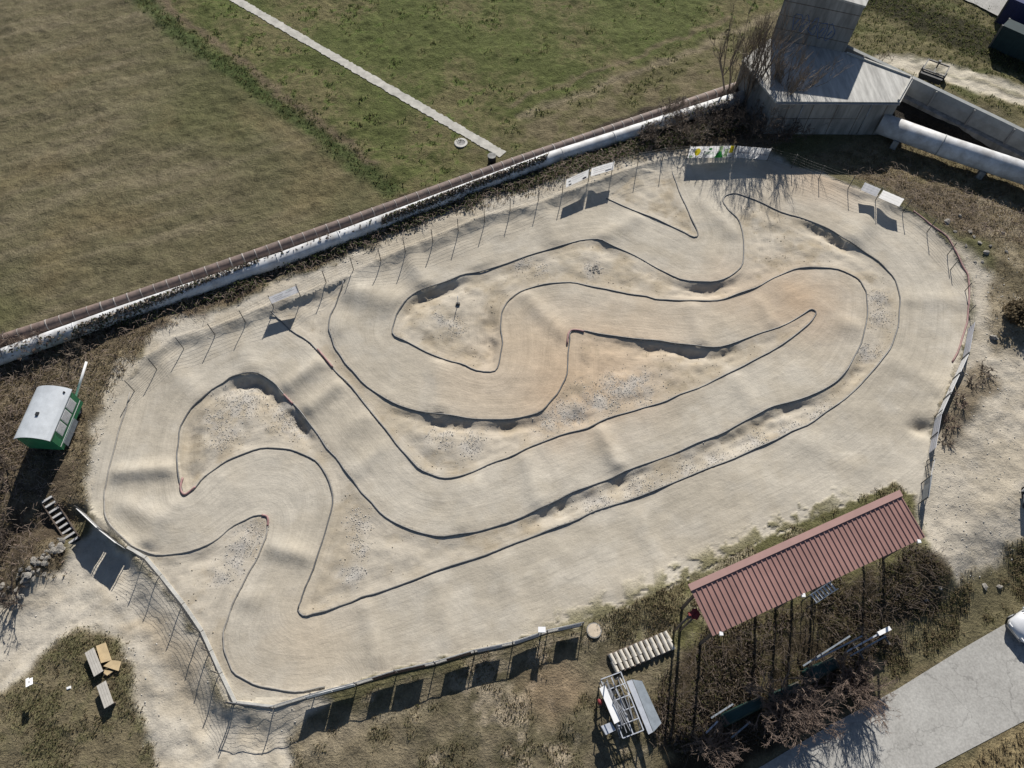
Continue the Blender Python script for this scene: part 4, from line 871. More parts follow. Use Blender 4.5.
def twigs(name, mask, n, rad, hgt, mats, label, xr, yr, r=.012, leaf=0.0, cat='brambles'):
    """arching bramble canes as three sided ribbons, with a few leaves"""
    P = scatter(mask, n, xr, yr); V = []; Fc = []; MI = []
    for p in P:
        a = random.uniform(0, 6.28); R = random.uniform(.4, 1) * rad; hh = random.uniform(.4, 1) * hgt; b2 = a + random.gauss(0, .5)
        pts = [Vector(p) + Vector((math.cos(a) * R * t + math.cos(b2) * R * .3 * t * t, math.sin(a) * R * t + math.sin(b2) * R * .3 * t * t, hh * 4 * t * (1 - .72 * t) * .8)) for t in (0, .33, .66, 1)]
        sd = Vector((-math.sin(a), math.cos(a), 0)); mi = random.randrange(len(mats) - (1 if leaf else 0))
        for i in range(3):
            o_ = len(V); V += [pts[i] + sd * r, pts[i] - sd * r, pts[i + 1] - sd * r, pts[i + 1] + sd * r]; Fc.append((o_, o_ + 1, o_ + 2, o_ + 3)); MI.append(mi)
        if leaf and random.random() < leaf:
            for _ in range(5):
                c = random.choice(pts[1:]) + Vector((random.gauss(0, .12), random.gauss(0, .12), random.gauss(0, .08))); s1 = Vector((random.gauss(0, 1), random.gauss(0, 1), random.gauss(0, .5))).normalized() * .085; s2 = s1.cross(Vector((random.gauss(0, 1), random.gauss(0, 1), random.gauss(0, 1)))).normalized() * .065
                o_ = len(V); V += [c - s1, c - s2, c + s1, c + s2]; Fc.append((o_, o_ + 1, o_ + 2, o_ + 3)); MI.append(len(mats) - 1)
    o = np_mesh(name, [tuple(v) for v in V], Fc, mats, k=4); o.data.polygons.foreach_set('material_index', np.array(MI, np.int32)); return tag(o, label, cat, kind='stuff')
hk = (1 - sstep(.2, .9, seg_dist(wx, wy, GP([(120,328),(200,298),(280,272),(350,248),(440,212),(500,192),(560,176),(620,158),(680,140),(740,125)])))) * out_
twigs('bramble_hedge', hk, 4000, .8, .5, [M_bark, M_bark2, M_bark2, M_browng, M_leaf], 'tangled brambles and ivy growing along the whitewashed pipeline', (-36, 28), (20, 60), .014, .45)
hk2 = (1 - sstep(.1, .8, seg_dist(wx, wy, pline([(200,292),(300,260),(350,240),(430,208),(470,192),(520,174),(545,166),(600,148),(700,116)], 0)))) * sstep(.45, .6, fbm(GX, GY, 4, 77, 2)); hk2[Z > 5] = 0
def ivy():
    V = []; Fc = []
    for (a, b_, n) in (((80,331),(262,264),1900),((385,222),(548,160),2900),((262,264),(385,222),120),((640,132),(730,104),500),((0,358),(80,331),150)):
        for _ in range(n):
            t = random.random(); u = a[0] + (b_[0] - a[0]) * t; v = a[1] + (b_[1] - a[1]) * t; x, y = G(u, v, .8); th = random.gauss(-.6, .75)
            c = Vector((x + math.sin(th) * .62 * .45, y + math.sin(th) * .62 * .9, .75 + math.cos(th) * .62 + random.uniform(0, .12)))
            s1 = Vector((random.gauss(0, 1), random.gauss(0, 1), random.gauss(0, .6))).normalized() * random.uniform(.06, .13); s2 = s1.cross(Vector((random.gauss(0, 1), random.gauss(0, 1), random.gauss(0, 1)))).normalized() * .08
            o_ = len(V); V += [tuple(c - s1), tuple(c - s2), tuple(c + s1), tuple(c + s2)]; Fc.append((o_, o_ + 1, o_ + 2, o_ + 3))
    o = np_mesh('ivy', V, Fc, [M_leaf, M_barkd, M_bark], k=4); o.data.polygons.foreach_set('material_index', RNG.choice([0, 1, 2, 2, 2], len(Fc)).astype(np.int32)); return tag(o, 'ivy leaves and dead stems creeping over the whitewashed pipeline', 'ivy', kind='stuff')
ivy()
twigs('dead_canes', (ZONE['trailer_scrub'] * .8 * (GX < -31) + ZONE['hedge_floor'] * .3) * out_, 2600, .8, .45, [M_bark, M_barkd, M_bark2], 'dead canes in the brown scrub around the trailer', (-46, 26), (12, 58), .012)
twigs('dead_canes', ZONE['thicket'] * out_, 1500, .9, .4, [M_barkd, M_deadb, M_barkd], 'dead canes lying in the dark thicket below the red roof', (6, 28), (0, 16), .008)
twigs('dead_canes', (ZONE['brown_strip'] * .8 + ZONE['dry_strip'] * .2) * out_, 1800, .7, .4, [M_bark2, M_bark, M_browng], 'dead reddish canes on the strip behind the right end of the track', (28, 52), (34, 54), .011)

# ------------------------------------------------------------------ bare shrubs and trees
def bush(name, label, base, R, hgt, n_stem, gen, m, seed, cat='shrub', spread=1.0, r0=.05, group=None, tw=.010, up=.35, lean=(0, 0), leafy=0):
    rr = random.Random(seed); t = thing(name, label, cat, base); tr = MB(); cr = MB(); LV = []
    def grow(p, d, L, r, g, mb):
        pts = [p]; q = p; dd = d.copy()
        ns = 3 if g > 0 else 2
        for i in range(ns):
            dd = (dd + Vector((rr.gauss(0, .16), rr.gauss(0, .16), rr.gauss(0, .10) + .03))).normalized(); q = q + dd * L / ns; pts.append(q)
        mb.tube(pts, r, 5 if g >= gen - 1 else 3, r2=r * .6, caps=False)
        if leafy and g <= 1:
            for _ in range(leafy): LV.append(q + Vector((rr.gauss(0, .15), rr.gauss(0, .15), rr.gauss(0, .1))))
        if g == 0: return
        for k in range(rr.choice((3, 4, 4)) if g > 1 else rr.choice((6, 7, 8))):
            i = rr.randint(1, ns); pp = pts[i]; nd = (dd + Vector((rr.gauss(0, .6), rr.gauss(0, .6), rr.gauss(.12, .4))) * (1 if cat != 'tree' else .55) + Vector((0, 0, .7 if cat == 'tree' else 0))).normalized()
            grow(pp, nd, L * (rr.uniform(.5, .78) if cat == 'tree' else rr.uniform(.40, .60)), max(r * .5, tw), g - 1, cr)
    for s_ in range(n_stem):
        a = 2 * PI * s_ / n_stem + rr.uniform(-.4, .4); sp = rr.uniform(.15, 1) * spread
        d = Vector((math.cos(a) * sp + lean[0], math.sin(a) * sp + lean[1], 1.0)).normalized()
        L = hgt * rr.uniform(.40, .55) / max(d.z, .55); grow(Vector((math.cos(a) * .15, math.sin(a) * .15, -.1)), d, L, r0 * rr.uniform(.7, 1.2), gen, tr)
    tr.build('trunk', m, t); c = cr.build('crown', m, t)
    if LV:
        V = []; Fc = []
        for c_ in LV:
            s1 = Vector((rr.gauss(0, 1), rr.gauss(0, 1), rr.gauss(0, .5))).normalized() * .11; s2 = s1.cross(Vector((rr.gauss(0, 1), rr.gauss(0, 1), rr.gauss(0, 1)))).normalized() * .08
            o_ = len(V); V += [tuple(c_ - s1), tuple(c_ - s2), tuple(c_ + s1), tuple(c_ + s2)]; Fc.append((o_, o_ + 1, o_ + 2, o_ + 3))
        o = np_mesh('foliage', V, Fc, [M_browng if leafy < 3 else M_leaf], t, k=4)
    return t
# by the road
bush('bare_shrub', 'largest round leafless shrub overhanging the road', W(787,715,0), 2.8, 3.3, 44, 3, M_bark2, 1, spread=1.15, r0=.05, tw=.009)
bush('bare_shrub', 'leafless shrub right of the largest one with stem shadows on the road', W(846,688,0), 2.5, 3.1, 40, 3, M_bark2, 2, spread=1.05, r0=.05, tw=.009)
bush('bare_shrub', 'smallest leafless shrub at the bottom edge left of the large ones', W(711,750,0), 1.0, 2.7, 26, 2, M_bark2, 3, spread=1.0, r0=.03, tw=.012)
# by the valve house
for i, (u, v, h, lab, sp, ln) in enumerate(((727,100,9.0,'tallest leafless tree in front of the angled concrete side wall',.06,(-.03,.02)),(745,108,8.2,'leafless tree with forked upright stems before the angled concrete side wall',.14,(.06,0)),(760,118,6.5,'leafless tree leaning right across the shaded concrete roof',.30,(.35,0)))):
    bush('bare_tree', lab, W(u, v, 0), 2, h, (5, 7, 10)[i], 3, M_bark, 10 + i, 'tree', sp, .10, None, .014, lean=ln)
for i, (u, v, h, lab) in enumerate(((690,140,2.0,'low brown bush left of the yellow ball banner'),(718,130,2.6,'dark twiggy bush behind the yellow ball banner'),(752,134,2.8,'dark twiggy bush behind the thin lettered banner'),(650,142,1.6,'low grey bush behind the fence left of the long banners'),(785,138,2.2,'low twiggy bush at the foot of the concrete front wall'),(672,122,2.2,'thin bush leaning over the pipes left of the trees'))):
    bush('bare_shrub', lab, W(u, v, 0), 1.5, h * 1.25, 16, 3, M_barkd if i in (1, 2, 4) else M_bark, 20 + i, spread=1.2, r0=.035, tw=.014)
# right end
bush('dark_shrub', 'dark dense shrub with a deep shadow at the right edge of the picture', W(1014,318,0), 1.8, 1.3, 14, 3, M_barkd, 31, spread=1.3, r0=.04, tw=.016, leafy=2)
for i, (u, v, h, lab) in enumerate(((972,385,.7,'low grey shrub behind the bright white banner'),(960,402,.7,'low grey shrub beside the lower white banner'),(985,372,.75,'highest of the low grey shrubs along the right fence'),(950,425,.65,'low grey shrub beside the grey sagging banner'),(946,443,.5,'lowest of the grey shrubs along the right fence'))):
    bush('low_shrub', lab, W(u, v, 0), 1, h, 12, 2, M_bark2 if i % 2 else M_bark, 40 + i, spread=1.9, r0=.025, tw=.014)
bush('bare_shrub', 'thin leafless bush beside the far grey pipeline', W(880,64,0), 1.2, 1.8, 6, 2, M_bark, 50, spread=.9, r0=.025, tw=.010)
# left side
for i, (u, v, h, lab, m) in enumerate(((8,350,2.6,'brown bush at the left edge over the pipelines', M_bark2),(40,352,2.2,'brown bush on the pipelines above the white roof', M_bark2),(-8,405,2.6,'dark bush left of the white trailer roof', M_barkd),(75,352,1.5,'small brown bush above the trailer drawbar', M_bark),(2,470,1.8,'dark bush beside the trailer shadow', M_barkd),(-6,560,3.0,'dark leafless bush at the left edge above the gravel path', M_barkd),(8,540,1.3,'dark bush on the earth heap left of the steps', M_barkd),(12,600,1.8,'leafless bush with branch shadows on the gravel path', M_barkd))):
    bush('bare_shrub', lab, W(u, v, 0), 1.5, h, 9, 3 if h > 1.7 else 2, m, 60 + i, spread=1.1, r0=.04, tw=.014)

# ------------------------------------------------------------------ red roofed pavilion
ZH, ZL = 5.0, 4.45
A = Vector((*G(688, 585.5, ZH), ZH)); B = Vector((*G(899, 491.5, ZH), ZH)); D = Vector((*G(713.5, 636, ZL), ZL)); E_ = Vector((*G(925, 537, ZL), ZL))
ux = ((B - A) + (E_ - D)).normalized(); LEN = ((B - A).length + (E_ - D).length) / 2
uy = ((A - D) + (B - E_)) / 2; uy = uy - ux * uy.dot(ux); WID = uy.length; uy.normalize(); un = ux.cross(uy)
cen = (A + B + D + E_) / 4; org = Vector((cen.x, cen.y, T(cen.x, cen.y)))
t = thing('pavilion', 'open wooden shelter on posts with a long red sheet metal roof', 'shelter', org)
b = MB(); nr = 44; c0 = cen - org - ux * LEN / 2 - uy * WID / 2; vs = []; prof = []
for i in range(nr):
    x = LEN * i / nr; w = LEN / nr; prof += [(x, 0), (x + w * .70, 0), (x + w * .76, .055), (x + w * .92, .055), (x + w * .98, 0)]
prof.append((LEN, 0)); n = len(prof)
vs = [c0 + ux * x + uy * yy + un * (h + dz) for dz in (0, -.03) for yy in (0, WID) for x, h in prof]
fs = [(i, i + 1, n + i + 1, n + i) for i in range(n - 1)] + [(2 * n + i + 1, 2 * n + i, 3 * n + i, 3 * n + i + 1) for i in range(n - 1)] + [(i + 1, i, 2 * n + i, 2 * n + i + 1) for i in range(n - 1)] + [(n + i, n + i + 1, 3 * n + i + 1, 3 * n + i) for i in range(n - 1)] + [(0, n, 3 * n, 2 * n), (n - 1, 3 * n - 1, 4 * n - 1, 2 * n - 1)]
b.add(vs, fs); rf_ = b.build('roof', M_roofr, t)
b = MB(); p0 = c0 + uy * (WID - .12) + un * .08; b.bar(p0 - ux * .05, p0 + ux * (LEN + .05), .38, .035, un); b.build('ridge_flashing', mat('pale_red_flashing', (.50, .31, .27), .5, .12, 1), rf_)
for yy in (.35, WID / 2, WID - .4):
    b = MB(); p0 = c0 + uy * yy - un * .12; b.bar(p0, p0 + ux * LEN, .12, .16, un); b.build('purlin', M_wood, t)
for i in (0, 2, 3, 5):
    for yy in (.18, WID - .45):
        q = c0 + ux * (.5 + (LEN - 1.0) * i / 5) + uy * yy - un * .2; wx_, wy_ = q.x + org.x, q.y + org.y; zb = T(wx_, wy_) - org.z - .2
        b = MB(); b.bar((q.x, q.y, zb), (q.x, q.y, q.z), .14, .14); po = b.build('post', M_wood, t)
        if yy < 1 and i in (0, 2, 5):
            b = MB(); b.box((q.x - uy.x * .28, q.y - uy.y * .28, q.z + .12), (.2, .2, .16)); b.build('post_cap', M_white, po)
    q0 = c0 + ux * (.5 + (LEN - 1.0) * i / 5) + uy * .1 - un * .25; b = MB(); b.bar(q0, q0 + uy * (WID - .3), .1, .15, un); b.build('rafter', M_wood, t)
# aluminium ladder leaning on it
a = W(812, 599, 1.9) ; c_ = W(836, 584, 3.2)
a = Vector((*G(813, 599, 1.6), 1.6)); c_ = Vector((*G(835, 584.5, 2.7), 2.7)); dv = (c_ - a).normalized(); foot = a - dv * ((a.z - T(a.x, a.y)) / dv.z); foot.z = T(foot.x, foot.y); 
foot = a; foot = Vector((a.x, a.y, a.z))
t = thing('roof_ladder', 'pale aluminium stair flight hanging under the front edge of the red roof', 'ladder', a)
b2 = Vector((-dv.y, dv.x, 0)).normalized()
for s_ in (-.27, .27):
    b = MB(); b.bar(b2 * s_, (c_ - a) + b2 * s_, .05, .12); b.build('rail', M_white, t)
for i in range(7):
    b = MB(); p = (c_ - a) * ((i + .4) / 7.2); b.bar(p - b2 * .25, p + b2 * .25, .11, .04); b.build('rung', M_white, t)
for p in ((c_ - a) * .05, (c_ - a) * .95):
    b = MB(); gz = T(a.x + p.x, a.y + p.y) - a.z - .1
    for s_ in (-.24, .24): b.bar((p.x + b2.x * s_, p.y + b2.y * s_, gz), (p.x + b2.x * s_, p.y + b2.y * s_, p.z), .05, .05)
    b.build('leg', M_post, t)
# twin mast with red wrap at the left end
w = Vector((*G(692, 616, 4.2), 4.2)); gz = T(w.x, w.y); t = thing('twin_mast', 'pair of dark poles with a red wrapped head left of the red roof', 'mast', (w.x, w.y, gz))
for s_ in (-.17, .17):
    b = MB(); b.tube([(s_, 0, -.2), (s_, 0, 4.0)], .07, 6); b.build('pole', M_wood, t)
b = MB(); b.tube([(-.22, 0, 4.0), (.22, 0, 4.05)], .10, 6); b.build('crossbar', M_post, t)
b = MB()
for i in range(7): b.box((random.uniform(-.1, .35), random.uniform(-.1, .3), 4.15 + random.uniform(-.1, .15)), (.3, .22, .12), random.uniform(0, 3))
b.build('red_wrap', M_red, t)

# ------------------------------------------------------------------ kerb blocks, scaffold trailer
c4 = [W(609, 657, .25), W(669, 632.5, .25), W(675, 646, .25), W(614, 671, .25)]
def kerb_block():
    b = MB(); K = 8; vs = []
    for y in (-.33, .33):
        for i in range(K + 1):
            a = PI * i / K; vs.append((-.125 * math.cos(a), y, .12 + .16 * math.sin(a)))
        vs += [(.125, y, 0), (-.125, y, 0)]
    n = K + 3; fs = [(i, i + 1, n + i + 1, n + i) for i in range(n - 1)] + [(n - 1, 0, n, 2 * n - 1), tuple(range(n))[::-1], tuple(range(n, 2 * n))]
    b.add(vs, fs); return b.build('kerb_block', M_block)
kb = None; ang = math.atan2((c4[1] - c4[0]).y, (c4[1] - c4[0]).x)
for i in range(12):
    for j in range(2):
        p = (c4[0].lerp(c4[1], (i + .5) / 12)).lerp(c4[3].lerp(c4[2], (i + .5) / 12), .24 + .52 * j)
        o = kerb_block() if kb is None else kb.copy()
        if kb is None: kb = o
        else: COL.objects.link(o)
        o.location = (p.x + random.gauss(0, .012), p.y + random.gauss(0, .012), T(p.x, p.y) + .09); o.rotation_euler = (0, 0, ang + .06 + random.gauss(0, .025))
        tag(o, 'pale round topped concrete block in the double row beside the metal frame', 'concrete block', 'pale concrete blocks in a double row')
t = thing('pallet', 'dark timber bearers carrying the double row of pale blocks', 'pallet', (c4[0] + c4[2]) / 2 - Vector((0, 0, .25)), ang)
for s_ in (-.55, .55, 0.0):
    b = MB(); b.box((0, s_, .03), (4.0, .1, .12)); b.build('bearer', M_wood, t)

# scaffold frame
q = [W(600, 680, 1.15), W(619, 672.5, 1.15), W(644, 730, 1.15), W(622, 738, 1.15)]
org = (q[0] + q[2]) / 2; org.z = T(org.x, org.y); dx = (q[1] - q[0]).xy.length * .5 + (q[2] - q[3]).xy.length * .5; dl = ((q[3] - q[0]).xy.length + (q[2] - q[1]).xy.length) / 2; dd = (q[0] - q[3]); ang = math.atan2(dd.y, dd.x) - PI / 2
t = thing('scaffold_frame', 'light metal scaffold frame of bars stacked with planks and sheets', 'scaffold', org, ang)
hx, hy = dx / 2, dl / 2; b = MB()
b = MB()
for x in (-hx, hx, 0): b.bar((x, -hy, 1.1), (x, hy, 1.1), .06, .06)
b.build('long_rail', M_alu, t)
b = MB()
for i in range(6): y = -hy + 2 * hy * i / 5; b.bar((-hx, y, 1.16), (hx, y, 1.16), .05, .05)
b.build('crossbar', M_alu, t)
for x in (-hx, hx):
    for y in (-hy + .1, 0, hy - .1):
        b = MB(); b.bar((x, y, -.1), (x, y, 1.08), .06, .06); b.build('leg', M_steel, t)
b = MB()
for x in (-hx, hx): b.bar((x, -hy + .1, .1), (x, -.05, 1.0), .04, .04); b.bar((x, .05, 1.0), (x, hy - .1, .1), .04, .04)
b.build('brace', M_steel, t)
for x in (-hx + .1, 0.15):
    b = MB(); b.bar((x, hy - .3, 1.15), (x, hy - .3, 2.2), .05, .05); b.bar((x, -hy + .6, 1.15), (x, -hy + .6, 2.0), .05, .05); b.bar((x, hy - .3, 2.15), (x, -hy + .6, 1.95), .045, .045); b.build('upright', M_steel, t)
def on_frame(name, label, px4, z, th, m, cat, extra=None):
    Q = [Vector((*G(u, v, z), z)) for u, v in px4]; o_ = sum(Q, Vector()) / 4; t2 = thing(name, label, cat, o_)
    b = MB(); b.prism([((p - o_).x, (p - o_).y) for p in Q], -th, 0); b.build('slab', m, t2); return t2, Q, o_
zg = T(6.3, 4.4)
on_frame('plank', 'white plank lying along the left side of the metal frame', [(621,720.5),(614.5,724),(599.5,688.5),(605,685)], zg + 1.24, .05, M_white, 'plank')
on_frame('sheet_box', 'pale blue sheet metal box at the lower left of the metal frame', [(616,730),(606,735),(601,726),(611,722)], zg + 1.0, .35, M_alu, 'box')
b = MB(); b.box((.1, -.2, .45), (.7, 1.3, .5)); b.box((-.25, .9, .4), (.5, .6, .45), .3); b.build('stored_crate', M_darkp, t)
b = MB(); rr = random.Random(9)
for k in range(9): x = rr.uniform(-hx, hx); b.bar((x, rr.uniform(-hy, 0), 1.2), (x + rr.uniform(-.5, .5), rr.uniform(0, hy), 1.24), .045, .03)
b.build('loose_bars', M_steel, t)
t2, Q, o_ = on_frame('metal_panel', 'narrow light metal panel leaning along the right of the metal frame', [(653,732),(648.5,734.5),(626.5,681.5),(632,679.5)], zg + .95, .06, M_alu, 'panel')
t2, Q, o_ = on_frame('metal_panel', 'wide dull grey metal panel right of the narrow light one', [(661.5,723),(653.5,732),(632.5,679.5),(642,681)], zg + .55, .08, M_gut, 'panel')
w = Vector((*G(600, 702, zg + .9), zg + .9)); t2 = thing('red_canister', 'small dark red canister tucked in the left of the metal frame', 'canister', w)
b = MB(); b.tube([(0, -.15, 0), (0, .15, 0)], .13, 10); b.build('body', M_red, t2); b = MB(); b.tube([(0, .15, .02), (0, .22, .02)], .05, 8); b.build('cap', M_darkp, t2); b = MB(); b.bar((-.0, -.2, -.9), (0, -.2, -.1), .05); b.bar((0, .1, -.9), (0, .1, -.1), .05); b.build('stand', M_post, t2)

# ------------------------------------------------------------------ tarped heaps, poles in the shade
def tarp(px4, z, label):
    Q = [W(u, v, z) for u, v in px4]; o_ = sum(Q, Vector()) / 4; zb = T(o_.x, o_.y); t = thing('tarp_cover', label, 'tarp', (o_.x, o_.y, zb))
    b = MB(); Nn = 8; vs = []
    for j in range(Nn + 1):
        for i in range(Nn + 1):
            p = (Q[0].lerp(Q[1], i / Nn)).lerp(Q[3].lerp(Q[2], i / Nn), j / Nn); e = min(i, Nn - i, j, Nn - j)
            vs.append((p.x - o_.x, p.y - o_.y, (z - (z * .75 if e == 0 else 0)) + random.uniform(-.03, .03)))
    b.add(vs, [(j * (Nn + 1) + i, j * (Nn + 1) + i + 1, (j + 1) * (Nn + 1) + i + 1, (j + 1) * (Nn + 1) + i) for j in range(Nn) for i in range(Nn)][::1], True); b.build('sheet', M_tarp, t)
    b = MB(); d = (Q[1] - Q[0]); b.box((0, 0, z * .42), (d.xy.length * .9, (Q[3] - Q[0]).xy.length * .7, z * .8), math.atan2(d.y, d.x)); b.build('stack', M_wood, t)
tarp([(727,727),(769,705),(764,694),(719,714)], .8, 'long dark green tarp over a stack left of the leafless shrubs')
tarp([(812,684),(843,666),(838,655),(804,668)], .8, 'short dark green tarp over a stack above the leafless shrubs')
tarp([(776,705),(806,690),(801,680),(768,694)], .6, 'middle dark green tarp half hidden by the largest shrub')
for (a_, c_, z, lab) in (((803,666),(850,636),.7,'long dark pole lying above the short green tarp'),((815,660),(862,636),.9,'long grey pole beside the dark pole above the tarps'),((846,652),(884,631),.8,'pale blue bar in the bundle right of the tarps'),((850,656),(886,636),.6,'darker bar in the bundle right of the tarps'),((706,733),(718,721),.5,'short white bar leaning left of the long green tarp'),((711,718),(733,704),.4,'thin pole above the long green tarp'),((731,738),(750,722),.4,'thin pole below the long green tarp')):
    p = W(*a_, z); q_ = W(*c_, z); t = MB(); t.bar((0, 0, 0), q_ - p, .09, .08); b = t.build('bar', M_gut if ('dark' in lab or 'thin' in lab) else M_alu); b.location = p; tag(b, lab, 'bar', 'bars lying in the shade above the shrubs')
p = W(878, 634, .9); q_ = W(890, 628, .9); b = MB(); b.bar((0, 0, 0), q_ - p, .24, .12); o = b.build('bar', M_white); o.location = p; tag(o, 'bright white bar at the sunlit end of the bundle', 'bar', 'bars lying in the shade above the shrubs')
t = thing('bundle_rack', 'low dark rack carrying the bundle of bars right of the tarps', 'rack', W(868, 645, 0), math.radians(24))
for x in (-1, 1):
    b = MB(); b.bar((x, -.5, .45), (x, .5, .45), .1); b.build('bearer', M_post, t)
    for y in (-.45, .45): b = MB(); b.bar((x, y, -.2), (x, y, .42), .08); b.build('leg', M_post, t)

# ------------------------------------------------------------------ lower left picnic corner
def table(px4, label):
    Q = [W(u, v, .5) for u, v in px4]; o_ = sum(Q, Vector()) / 4; zb = T(o_.x, o_.y); d = Q[1] - Q[2]; ang = math.atan2(d.y, d.x); L = d.xy.length; wd = (Q[1] - Q[0]).xy.length
    t = thing('picnic_table', label, 'table', (o_.x, o_.y, zb), ang)
    for k in range(4): b = MB(); b.box((0, -wd / 2 + wd * (k + .5) / 4, .48), (L, wd / 4 - .012, .045)); b.build('top_plank', M_table, t)
    for x in (-L * .42, L * .42):
        b = MB(); b.box((x, 0, .2), (.08, wd * .8, .5)); b.build('leg', M_wood, t)
    b = MB(); b.box((0, 0, .22), (L * .84, .06, .12)); b.build('stretcher', M_wood, t)
    b = MB(); b.box((0, 0, .41), (L * .95, wd * .9, .06)); b.build('apron', M_wood, t)
table([(84,652.5),(94,647.8),(102.4,671),(92,676)], 'worn grey table beside the plywood sheets on the dry lawn')
table([(95.6,685),(105,680.3),(114,703),(104,709.5)], 'worn grey table lower on the lawn away from the plywood')
for px4, z, lab, m in (([(96,646),(106,642.6),(111,660),(100.6,663)], .35, 'larger plywood sheet behind the upper grey table', M_ply), ([(103,666),(111.5,660),(121.5,661.5),(118.5,671)], .30, 'broken plywood sheet in front of the larger sheet', M_ply), ([(104.5,670),(114,671),(107,675.5),(103.5,673)], .15, 'small plywood offcut under the broken sheet', M_ply)):
    Q = [W(u, v, z) for u, v in px4]; o_ = sum(Q, Vector()) / 4; b = MB(); b.prism([((p - o_).x, (p - o_).y) for p in Q][::-1], -.03, 0); o = b.build('plywood_sheet', m); o.location = (o_.x, o_.y, o_.z); o.rotation_euler = (.05, -.06, 0); tag(o, lab, 'plywood sheet')
    b = MB(); b.box((0, 0, -z / 2 - .02), (.35, .3, z)); b.build('trestle', M_wood, o)
p = W(43, 685); t = thing('small_sign', 'small white two part sign on a thin post in the lower left lawn', 'sign', p, math.radians(15))
b = MB(); b.tube([(0, 0, -.2), (0, 0, 1.45)], .025, 6); b.build('post', M_post, t)
for dx in (-.02, .18):
    b = MB(); m_ = Matrix.Translation((dx - .1, 0, 1.35)) @ Matrix.Rotation(math.radians(-25), 4, 'X') @ Matrix.Rotation(.3, 4, 'Z'); b.box((0, 0, 0), (.17, .62 if dx < 0 else .5, .03), m=m_); b.build('plate', M_white, t)
p = W(69, 688); b = MB(); b.box((0, 0, .05), (.25, .18, .1), .4, taper=.7); o = b.build('white_stone', M_white); o.location = p; tag(o, 'tiny white lump lying on the lawn right of the small sign', 'stone')

# manholes
def ring_mb(r0, r1, h, n=24):
    b = MB(); vs = []
    for r, z in ((r1, -.1), (r1, h), (r0, h), (r0, h - .06)):
        for k in range(n): vs.append((r * math.cos(2 * PI * k / n), r * math.sin(2 * PI * k / n), z))
    b.add(vs, [(j * n + k, j * n + (k + 1) % n, (j + 1) * n + (k + 1) % n, (j + 1) * n + k) for j in range(3) for k in range(n)]); return b
p = W(461, 143); t = thing('manhole', 'white ringed manhole beside the concrete path in the field', 'manhole', p)
ring_mb(.38, .60, .07).build('ring', M_conc_w, t); b = MB(); b.tube([(0, 0, -.05), (0, 0, .04)], .39, 20, smooth=False); b.build('cover', M_conc, t)
p = W(492, 162); t = thing('stand_pipe', 'dark barrel with a pale lid at the end of the concrete path', 'barrel', p)
b = MB(); b.tube([(0, 0, -.1), (0, 0, .7)], .36, 18); b.build('barrel', M_darkp, t); b = MB(); b.tube([(0, 0, .7), (0, 0, .75)], .38, 18, smooth=False); b.build('lid', M_conc, t)
p = W(594, 630.5); t = thing('manhole', 'round tan disc on the ground at the right end of the bottom fence', 'manhole', p)
b = MB(); b.tube([(0, 0, -.05), (0, 0, .08)], .40, 22, smooth=False); b.build('cover', mat('tan_cover', (.56, .47, .36), .85, .2, 4), t); ring_mb(.40, .46, .07).build('rim', M_conc, t)
# marker stake in the infield
p = W(458, 304); t = thing('marker_stake', 'thin white stake with a dark foot in the upper infield', 'stake', p)
b = MB(); b.tube([(0, 0, .05), (.03, .05, .95)], .03, 6); b.build('stake', M_white, t); b = MB(); b.box((0, -.05, .07), (.32, .16, .2)); b.build('foot', M_darkp, t)
for i in range(16):
    put_rock(W(596 + random.gauss(0, 3.5), 270 + random.gauss(0, 1.8)), random.uniform(.06, .13), 'small grey stone in the little pile in the upper middle infield', 'stones of the little infield pile')

# ------------------------------------------------------------------ implement by the gravel lane
q = [Vector((*G(u, v, .9), .9)) for u, v in ((929,58),(950,65.5),(944.5,75),(923.5,70))]; o_ = sum(q, Vector()) / 4; o_.z = T(o_.x, o_.y); d = q[1] - q[0]; ang = math.atan2(d.y, d.x); L = d.xy.length; wd = (q[2] - q[1]).xy.length
t = thing('farm_implement', 'black framed farm implement with open bars parked on the pale gravel lane', 'implement', o_, ang)
b = MB()
for y in (wd / 2, -wd / 2): b.bar((-L / 2, y, .95), (L / 2, y, .95), .11)
for x in (-L / 2, 0, L / 2): b.bar((x, -wd / 2, .95), (x, wd / 2, .95), .1)
b.build('frame', M_post, t)
b = MB(); b.box((0, -wd / 2 - .25, .55), (L * 1.02, .55, .55)); b.build('hopper', M_darkp, t)
for x in (-L / 2 - .05, L / 2 + .05):
    b = MB(); b.tube([(x - .09, -.1, .38), (x + .09, -.1, .38)], .42, 16); wo = b.build('wheel', M_rub, t); b = MB(); b.tube([(x - .1, -.1, .38), (x + .1, -.1, .38)], .18, 10); b.build('rim', M_gut, wo)
b = MB(); b.tube([(0, 0, .95), (0, .1, 1.5)], .07, 8); b.box((0, .1, 1.55), (.25, .3, .2)); b.build('seat_post', M_post, t)

